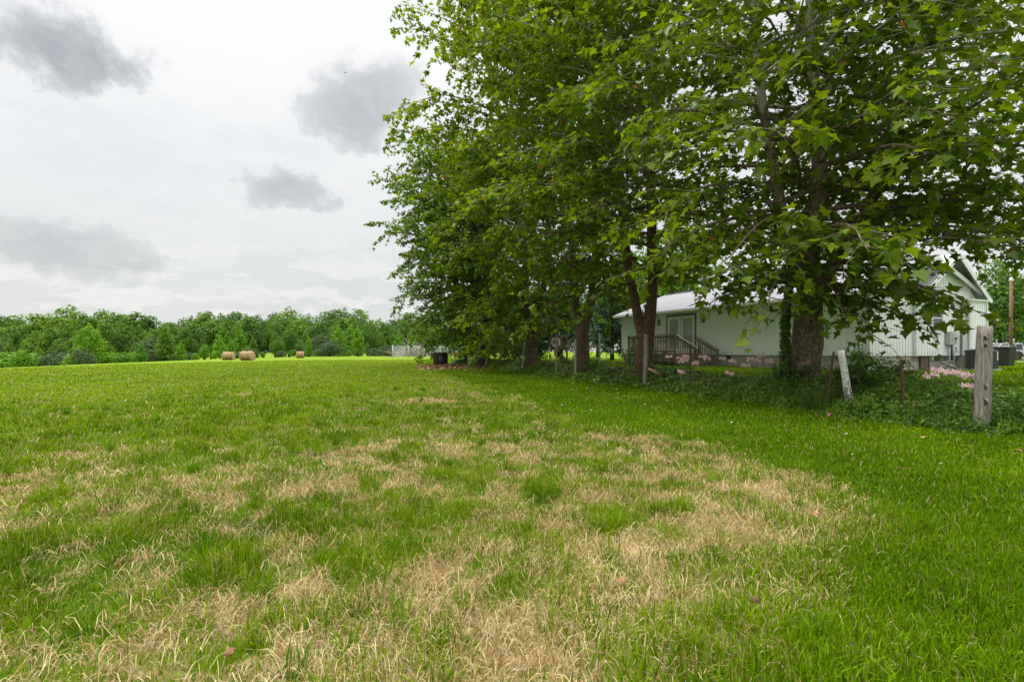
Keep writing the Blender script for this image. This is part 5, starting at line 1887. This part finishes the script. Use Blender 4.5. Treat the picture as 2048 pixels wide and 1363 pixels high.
def bale(px, d, wpx, hpx, rz, label, group='round hay bales'):
    rad = hpx / 2 / FPX * d * 1.12
    L = wpx / FPX * d
    x = (px - 1024) / FPX * d
    r = np.random.default_rng(int(px))
    o = empty('hay_bale', (x, d, gz1(x, d) + rad * 0.93), rz)
    tag(o, label, 'hay bale', group)
    b = MB()
    pr = [(0.0, -L / 2 - 0.02)] + [(rad * t, -L / 2 + 0.02 * math.sin(7 * t)) for t in (0.3, 0.6, 0.85)] + [(rad * 0.97, -L / 2 + 0.05), (rad, -L / 4), (rad * 1.01, 0), (rad, L / 4), (rad * 0.97, L / 2 - 0.05)] + [(rad * t, L / 2) for t in (0.85, 0.6, 0.3)] + [(0.0, L / 2 + 0.02)]
    b.lathe(pr, n=26, axis='x')
    b.v = [(x_ * (1 + 0.0), y_ * (1 + 0.02 * math.sin(9 * x_ + 4 * z_)), z_ * (0.96 if z_ > 0 else 0.94)) for x_, y_, z_ in b.v]
    b.build('bale_body', M['hay'], o, False)
    # loose stalks on the surface
    n = 1600
    a = r.uniform(0, 6.28, n); xx = r.uniform(-L / 2, L / 2, n)
    pos = np.stack([xx, np.cos(a) * rad, np.sin(a) * rad * 0.95], 1)
    out = np.stack([np.zeros(n), np.cos(a), np.sin(a)], 1)
    V, Lp, c, A = scatter(LANCE, pos, np.cross(out, [1, 0, 0]) + out * 0.25 + r.normal(0, 0.5, (n, 3)), out + r.normal(0, .3, (n, 3)), r.uniform(0.10, 0.26, n), r.random(n))
    link('stalks', np_mesh('stalks', V, Lp, c, M['hay_stalk'], attrs={'tint': A}), o)
    return o


bale(457, 86, 20, 15, R(8), 'round hay bale on the left of the close pair on the field crest')
bale(494.5, 76, 23, 17, R(-6), 'larger round hay bale on the right of the close pair')
bale(600.5, 104, 13.5, 12, R(20), 'smaller distant hay bale lying alone right of the pair')
bale(2056, 56, 26, 26, R(30), 'rust brown round bale at the right edge of the yard', None)

# ------------------------------------------------------------------ chain link pen with brush pile
def pen():
    d0 = 108.0
    xl, xr = (785 - 1024) / FPX * d0, (912 - 1024) / FPX * d0
    z = gz1(xl, d0)
    o = empty('dog_pen', (xl, d0, z))
    tag(o, 'low galvanised chain link pen at the edge of the wood', 'pen')
    W = xr - xl; D = 12.0; Hh = 2.35
    posts = [(0, 0), (0, D), (W, 0), (W, D)] + [(W * k / 4, 0) for k in (1, 2, 3)] + [(W * k / 4, D) for k in (1, 2, 3)]
    for (x, y) in posts:
        h = Hh + (0.3 if (x, y) == (0, 0) else 0.05)
        MB().tube([(x, y, -0.5), (x, y, h)], 0.075 if x in (0, W) else 0.055, 8).build('post', M['galv'], o, False)
    for (a, c) in (((0, 0), (W, 0)), ((0, 0), (0, D)), ((0, D), (W, D)), ((W, 0), (W, D))):
        MB().tube([(a[0], a[1], Hh), (c[0], c[1], Hh)], 0.06, 8).build('top_rail', M['galv'], o, False)
        mesh = MB()
        L = math.hypot(c[0] - a[0], c[1] - a[1]); u = ((c[0] - a[0]) / L, (c[1] - a[1]) / L)
        s = -Hh
        while s < L:
            for sg in (0, 1):
                s0, s1 = max(s, 0), min(s + Hh, L)
                if s1 > s0:
                    z0 = (s0 - s) if sg == 0 else Hh - (s0 - s)
                    z1 = (s1 - s) if sg == 0 else Hh - (s1 - s)
                    mesh.tube([(a[0] + u[0] * s0, a[1] + u[1] * s0, z0), (a[0] + u[0] * s1, a[1] + u[1] * s1, z1)], 0.0065, 3, cap=False)
            s += 0.30
        mesh.build('chain_link_mesh', M['galv'], o, False)
    # brush pile behind
    r = np.random.default_rng(9)
    b = MB()
    cx, cy = (828 - 1024) / FPX * 128, 128.0
    cz = gz1(cx, cy)
    for k in range(170):
        a = r.uniform(0, 6.28); L = r.uniform(2.0, 6.0)
        q = np.array([r.normal(0, 3.2), r.normal(0, 1.6), 0]); q[2] = max(0.1, 2.6 - 0.55 * abs(q[0])) * r.uniform(0, 1)
        e = r.normal(0.25, 0.35)
        dv = np.array([math.cos(a) * math.cos(e), math.sin(a) * math.cos(e) * 0.6, math.sin(e)]) * L
        m = q + dv * 0.5 + r.normal(0, 0.15, 3)
        e3 = q + dv
        m[2] = max(m[2], 0); e3[2] = max(e3[2], 0)
        b.tube([q, m, e3], [0.07, 0.05, 0.02], 5)
    o2 = b.build('brush_pile', simple('grey_brush', (0.30, 0.245, 0.20), 0.9, 0, 0.25, 3), None, False, (cx, cy, cz))
    tag(o2, 'heap of grey cut branches showing through the chain link pen', 'brush pile')


pen()


def barrel():
    d = 46.0
    x = (881 - 1024) / FPX * d
    o = empty('barrel', (x, d, gz1(x, d)))
    tag(o, 'squat black and brown weathered barrel on the lawn where the ivy ends', 'barrel')
    m = wood_mat('dark_stave_wood', (0.035, 0.026, 0.020), (0.105, 0.082, 0.066), False, 1)
    b = MB()
    n = 22
    for k in range(n):
        a = 2 * math.pi * k / n
        rr = 0.62
        for (z0, z1, r0, r1) in ((-0.1, 0.55, 0.60, 0.65), (0.55, 1.12, 0.65, 0.60)):
            b.bar((math.cos(a) * r0, math.sin(a) * r0, z0), (math.cos(a) * r1, math.sin(a) * r1, z1), 0.165, 0.05, up=(math.cos(a), math.sin(a), 0))
    b.build('staves', m, o)
    for z_ in (0.22, 0.9):
        MB().lathe([(0.665, z_), (0.675, z_ + 0.03), (0.675, z_ + 0.07), (0.665, z_ + 0.1)], n=26).build('hoop', M['rust'], o)
    MB().lathe([(0.0, 1.0), (0.58, 1.0), (0.58, 0.96)], n=22).build('lid', m, o)


barrel()


def leaf_litter():
    r = np.random.default_rng(33)
    n = 3600
    X = r.normal(-4.0, 1.7, n); Y = r.normal(39.0, 3.4, n)
    keep = (bank_s(X, Y) < 0.15) & (lawn_side(X, Y) > -1.2)
    X, Y = X[keep], Y[keep]; m = len(X)
    pos = np.stack([X, Y, gz(X, Y) + r.uniform(0.02, 0.08, m)], 1)
    V, L, c, A = scatter(LOBED, pos, r.normal(0, 1, (m, 3)) * [1, 1, 0.25], r.normal(0, .35, (m, 3)) + [0, 0, 1], r.uniform(0.10, 0.22, m), r.random(m))
    tag(link('leaf_litter', np_mesh('leaf_litter', V, L, c, M['dead_leaf'], attrs={'tint': A})), 'brown fallen leaves spread on the lawn under the far maples', 'leaves', kind='stuff')
    # thin scatter over the lawn
    n = 420
    X = r.uniform(-4, 8, n); Y = r.uniform(4, 34, n)
    keep = (bank_s(X, Y) < -0.1) & (lawn_side(X, Y) > -0.5)
    X, Y = X[keep], Y[keep]; m = len(X)
    keep = r.random(m) < sstep(-4.5, -0.2, bank_s(X, Y)); X, Y = X[keep], Y[keep]; m = len(X)
    pos = np.stack([X, Y, gz(X, Y) + r.uniform(0.03, 0.07, m)], 1)
    V, L, c, A = scatter(STAR, pos, r.normal(0, 1, (m, 3)) * [1, 1, 0.25], r.normal(0, .35, (m, 3)) + [0, 0, 1], r.uniform(0.06, 0.11, m), r.random(m))
    tag(link('scattered_leaves', np_mesh('scattered_leaves', V, L, c, M['dead_leaf'], attrs={'tint': A})), 'small brown leaves dropped here and there on the mown lawn', 'leaves', kind='stuff')


leaf_litter()


def fallen(px, py, size, tint, label, name='fallen_leaf'):
    d = EYE * FPX / (py - HOR)
    x = (px - 1024) / FPX * d
    r = np.random.default_rng(int(px + py))
    # a curled leaf: folded halves bent up at the rim
    T, F = leaf_star()
    T = T.copy(); T[:, 0] *= 0.75; T[:, 2] = 1.5 * T[:, 0] ** 2 + 0.30 * np.sin(T[:, 1] * 3.2)
    n = np.array([[r.normal(0, 0.4), r.normal(0, 0.3) - 0.2, 1.0]])
    a = np.array([[r.normal(0, 1), r.normal(0, 1), 0.1]])
    V, L, c, A = scatter((T, F), np.array([[0, 0, 0.0]]), a, n, np.array([size]), np.array([tint]))
    o = link(name, np_mesh(name, V, L, c, M['dead_leaf'], attrs={'tint': A}), None, (x, d, gz1(x, d) + 0.055))
    sm = o.modifiers.new('thickness', 'SOLIDIFY'); sm.thickness = 0.0015
    tag(o, label, 'leaf', 'single fallen leaves')


fallen(1246, 1188, 0.065, 0.62, 'curled orange brown leaf on bare straw low in the field centre')
fallen(1224, 1192, 0.06, 0.98, 'pale tan leaf lying against the curled orange brown leaf')
fallen(1640, 1044, 0.07, 1.0, 'pale dry leaf scrap on straw near the lawn edge')
fallen(450, 1338, 0.05, 0.6, 'tan leaf half hidden in grass at the bottom edge')
fallen(1340, 935, 0.08, 0.5, 'rusty leaf on the straw in the middle of the field')
fallen(1655, 838, 0.12, 0.45, 'orange brown leaf at the front edge of the ivy')
fallen(1520, 1228, 0.055, 0.1, 'dark red brown leaf in the lawn grass')


def clover():
    r = np.random.default_rng(44)
    b = []
    X, Y, d = sample_wedge(1500, r, 1.6, 6.0, 22.0)
    keep = ((lawn_side(X, Y) > 0.4) & (bank_s(X, Y) < -0.2) & (r.random(len(X)) < 0.08)) | ((bank_s(X, Y) > 1.3) & (Y < 18))
    X, Y = X[keep], Y[keep]
    T, F = leaf_oval()
    P_, A_, N_, S_ = [], [], [], []
    for x, y in zip(X, Y):
        z = gz1(x, y) + r.uniform(0.05, 0.09)
        far = math.hypot(x, y) > 8
        for k in range(9):
            v = r.normal(0, 1, 3); v[2] = abs(v[2]); v /= np.linalg.norm(v)
            P_.append((x, y, z)); A_.append(v); N_.append(np.cross(v, r.normal(0, 1, 3))); S_.append(0.016 if not far else 0.026)
    V, L, c, A = scatter((T, F), np.array(P_), np.array(A_), np.array(N_), np.array(S_), r.random(len(P_)))
    tag(link('clover_flowers', np_mesh('clover_flowers', V, L, c, M['clover'], attrs={'tint': A})), 'tiny white clover heads dotted through the lawn', 'clover', kind='stuff')


clover()

# ------------------------------------------------------------------ pink lilies
def lily(px, py, d, heads, label, tall=0.62, group='pink surprise lilies', lean=0.0):
    p = P(px, py, d)
    z0 = gz1(p[0], d)
    r = np.random.default_rng(int(px * 7 + py))
    o = empty('pink_lily', (p[0], d, z0))
    tag(o, label, 'flower', group)
    H = max(0.3, p[2] - z0)
    T = np.array([(0, 0, 0), (0.17, 0.45, 0.04), (0.10, 0.85, -0.06), (0, 1.0, -0.16), (-0.10, 0.85, -0.06), (-0.17, 0.45, 0.04)], float)
    F = [[0, 1, 2, 3], [0, 3, 4, 5]]
    for k in range(heads):
        ox, oy = (r.normal(0, 0.09), r.normal(0, 0.09)) if heads > 1 else (0, 0)
        hz = H + (r.normal(0, 0.05) if heads > 1 else 0)
        sb = MB().tube([(ox * 0.3, oy * 0.3, -0.02), (ox * 0.6, oy * 0.6, hz * 0.5), (ox, oy, hz)], [0.007, 0.006, 0.005], 6)
        sb.build('stalk', M['stalk'], o, False)
        PP, AA, NN = [], [], []
        for f in range(7):
            a = 2 * math.pi * f / 7 + r.normal(0, 0.2)
            ax = np.array([math.cos(a), math.sin(a), r.normal(0.15, 0.25)]); ax /= np.linalg.norm(ax)
            c = np.array([ox, oy, hz]) + ax * 0.045
            for q in range(6):
                b = 2 * math.pi * q / 6
                s1 = np.cross(ax, [0, 0, 1.0]); s1 /= np.linalg.norm(s1); s2 = np.cross(s1, ax)
                rd = s1 * math.cos(b) + s2 * math.sin(b)
                PP.append(c); AA.append(ax * 0.85 + rd * 0.5); NN.append(-rd + ax * 0.2)
        n = len(PP)
        V, L, c, A = scatter((T, F), np.array(PP), np.array(AA), np.array(NN), r.uniform(0.062, 0.095, n), np.clip(r.normal(0.6, 0.25, n), 0, 1))
        link('blossom', np_mesh('blossom', V, L, c, M['petal'], attrs={'tint': A}), o)


M['stalk'] = simple('lily_stalk', (0.16, 0.21, 0.07), 0.6, 0, 0.1, 8)
for (px, py, d, hd, lab) in [
        (1338, 713, 15.6, 1, 'single pink lily under the porch deck, leftmost of the porch flowers'),
        (1361, 722, 14.9, 3, 'pink lily clump left of the rusty post by the porch steps'),
        (1374, 720, 14.8, 2, 'pink lily pair directly behind the rusty post by the steps'),
        (1391, 724, 14.7, 2, 'pink lilies at the right of the rusty post by the steps'),
        (1361, 744, 14.0, 1, 'drooping pink lily low in the ivy left of the rusty post'),
        (1413, 716, 14.4, 2, 'tall pink lily pair on pale stalks right of the stair post'),
        (1445, 717, 14.6, 1, 'small pink lily before the black foundation vent'),
        (1464, 722, 14.2, 1, 'pink lily right below the black foundation vent'),
        (1459, 747, 12.7, 1, 'low pink lily in front just above the ivy'),
        (1491, 731, 13.2, 1, 'round pink lily head midway between vent and huge trunk'),
        (1508, 722, 13.6, 2, 'pink lilies left of the huge trunk, taller of the two clumps'),
        (1536, 719, 13.6, 2, 'pink lilies nearest the left side of the huge trunk'),
        (1790, 735, 13.0, 1, 'faint pink lily before the crawl space door'),
        (1893, 746, 8.7, 2, 'large pink lily clump left of the big grey post'),
        (1916, 744, 8.5, 2, 'fullest pink lily clump left of the big grey post'),
        (1939, 752, 8.2, 1, 'pink lily head close to the big grey post'),
        (1940, 772, 8.0, 1, 'lowest pink lily against the big grey post'),
        (905, 703, 47.5, 1, 'pale pink blossom at the far end of the fence beside the barrel'),
        (924, 709, 45.0, 1, 'pale pink blossom below the round maple trunk'),
        (949, 713, 41.0, 1, 'pale pink blossom left of the near black maple trunk')]:
    lily(px, py, d, hd, lab)

# ------------------------------------------------------------------ yard things behind the fence
def spinner():
    d = 27.0
    p = P(1111, 684, d)
    x, z0 = p[0], gz1(p[0], d)
    o = empty('wind_spinner', (x, d, z0))
    tag(o, 'red and white wind spinner with ring of petal blades in the yard', 'wind spinner')
    H = p[2] - z0
    red = simple('spinner_red', (0.24, 0.07, 0.05), 0.45, 0.3, 0.15, 6)
    wh = simple('spinner_white', (0.62, 0.60, 0.60), 0.4, 0.3, 0.08, 6)
    MB().tube([(0, 0.05, -0.2), (0, 0.05, H + 0.45)], 0.018, 8).build('pole', M['galv'], o, False)
    MB().lathe([(0, -0.04), (0.06, -0.03), (0.06, 0.03), (0, 0.04)], (0, 0, H), 12, axis='y').build('hub', red, o)
    for ring, (rad, n, m_) in enumerate(((0.34, 12, red), (0.22, 10, wh))):
        for k in range(n):
            a = 2 * math.pi * k / n + ring * 0.2
            c, s = math.cos(a), math.sin(a)
            b = MB()
            b.bar((0, -0.02 - 0.03 * ring, H), (c * rad * 0.75, -0.02 - 0.03 * ring, H + s * rad * 0.75), 0.010)
            # a cupped petal blade
            r0, r1, w = rad * 0.66, rad * 1.22, 0.075
            pts = []
            for (rr, ww, yy) in ((r0, 0.3, 0), (r0 + (r1 - r0) * 0.5, 1.0, -0.05), (r1, 0.35, -0.01)):
                for sg in (-1, 1):
                    pts.append((c * rr - s * ww * w * sg, -0.03 - 0.03 * ring + yy + 0.02 * sg, H + s * rr + c * ww * w * sg))
            b.add(pts, [(0, 1, 3, 2), (2, 3, 5, 4)])
            bl = b.build('blade', m_, o)
            sm = bl.modifiers.new('thickness', 'SOLIDIFY'); sm.thickness = 0.004
    fin = MB()
    fin.add([(0.15, 0.02, H + 0.20), (0.22, 0.02, H + 0.25), (0.24, 0.02, H + 0.52), (0.20, 0.02, H + 0.66), (0.155, 0.02, H + 0.48)], [(0, 1, 2, 3, 4)])
    fo = fin.build('finial', wh, o)
    sm = fo.modifiers.new('thickness', 'SOLIDIFY'); sm.thickness = 0.006


spinner()


def rail_frame():
    d = 30.0
    a, c = P(1134, 692, d), P(1196, 691, d + 0.5)
    z0 = gz1(a[0], d)
    o = empty('post_and_rail_frame', (a[0], d, z0))
    tag(o, 'wooden post and rail frame with reddish and white posts behind the Y shaped sycamore', 'rail fence')
    W = c[0] - a[0]
    zt = P(0, 666, d)[2] - z0
    for (x, m_, nm) in ((0, M['red_wood'], 'post'), (W * 0.36, M['red_wood'], 'post'), (W, M['pale_wood'], 'post')):
        MB().box((x - 0.055, -0.05, -0.3), (x + 0.055, 0.05, zt), bev=0.008).build(nm, m_, o)
    zr = a[2] - z0
    MB().box((-0.1, -0.085, zr - 0.09), (W * 0.7, -0.052, zr + 0.09)).build('rail', M['pale_wood'], o)
    MB().box((W * 0.45, 0.052, zr - 0.09), (W + 0.08, 0.085, zr + 0.06)).build('rail', M['pale_wood'], o)


rail_frame()


def yard_bar():
    # the grey horizontal bar on legs seen left of the spinner
    d = 33.0
    a, c = P(1073, 683, d), P(1101, 683, d)
    z0 = gz1(a[0], d)
    o = empty('yard_bench', (a[0], d, z0))
    tag(o, 'thin grey metal bar on legs left of the wind spinner', 'bar')
    H = a[2] - z0; W = c[0] - a[0]
    MB().tube([(-0.1, 0, H), (W, 0, H)], 0.03, 8).build('bar', M['galv'], o, False)
    for x in (0.0, W - 0.06):
        MB().tube([(x, 0, -0.2), (x, 0, H)], 0.025, 8).build('leg', M['galv'], o, False)


yard_bar()


def blocks_and_boards():
    cin = simple('cinder_grey', (0.46, 0.45, 0.40), 0.95, 0, 0.1, 18, 0.4)
    def block(lx, ly, lz, rz, label):
        b = MB()
        L, W, Hh = 0.40, 0.20, 0.19
        # a hollow block lying on its side, holes towards the viewer
        b.box((-L / 2, -W / 2, 0), (L / 2, W / 2, 0.03)); b.box((-L / 2, -W / 2, Hh - 0.03), (L / 2, W / 2, Hh))
        for x in (-L / 2, -0.018, L / 2 - 0.036): b.box((x, -W / 2 + 0.002, 0.031), (x + 0.036, W / 2 - 0.002, Hh - 0.031))
        p = hp(lx, ly, lz)
        o = b.build('cinder_block', cin, None, True, p); o.rotation_euler = (0, 0, R(25.2) + rz)
        tag(o, label, 'cinder block', 'cinder blocks by the foundation')
    block(4.72, -0.52, 0.04, 0.1, 'grey cinder block lying flat on the grass by the conduit')
    block(4.62, -0.42, 0.235, -0.1, 'grey cinder block stacked on top of another by the foundation')
    block(4.25, -0.45, 0.04, 0.3, 'grey cinder block half hidden behind the leaning plank')
    for (a, c, w, lab) in (((3.75, -0.60, 0.34), (4.35, -1.0, 0.04), 0.17, 'pale plank leaning on the ground by the crawl door'),
                           ((3.68, -0.5, 0.20), (3.95, -0.95, 0.03), 0.15, 'short brown board end below the pale leaning plank')):
        pa, pc = Vector(hp(*a)), Vector(hp(*c))
        b = MB().bar((0, 0, 0), pc - pa, w, 0.035)
        o = b.build('plank', M['pale_wood'] if 'pale plank' in lab else M['old_door'], None, True, pa)
        tag(o, lab, 'plank')


blocks_and_boards()


def bark_piece():
    d = 15.4
    a, c = P(1297, 737, d), P(1318, 750, d - 0.15)
    b = MB().tube([(0, 0, 0), tuple((c - a) * 0.5 + np.array([0, 0, 0.02])), tuple(c - a)], [0.035, 0.05, 0.06], 7)
    o = b.build('fallen_branch', simple('orange_bark', (0.36, 0.19, 0.10), 0.85, 0, 0.2, 12, 0.4), None, False, a)
    tag(o, 'orange brown broken branch poking out of the ivy beside the square post', 'branch')


bark_piece()


def bird():
    p = P(691, 146, 60)
    b = MB()
    b.tube([(-0.13, 0, 0.0), (-0.08, 0, 0.01), (0, 0, 0.012), (0.07, 0, 0.0), (0.15, 0, -0.005)], [0.008, 0.03, 0.038, 0.022, 0.006], 8)
    for s in (-1, 1):
        b.add([(-0.05, s * 0.02, 0.02), (0.05, s * 0.02, 0.02), (0.02, s * 0.16, 0.055), (-0.03, s * 0.16, 0.055), (0.06, s * 0.28, 0.02)], [(0, 1, 2, 3), (3, 2, 4)])
    b.add([(0.13, -0.01, 0), (0.13, 0.01, 0), (0.22, 0.045, 0), (0.22, -0.045, 0)], [(0, 1, 2, 3)])
    o = b.build('bird', simple('dark_feather', (0.03, 0.03, 0.03), 0.7), None, False, p)
    o.rotation_euler = (R(12), 0, R(15))
    tag(o, 'small dark bird flying below the right grey cloud', 'bird')


bird()
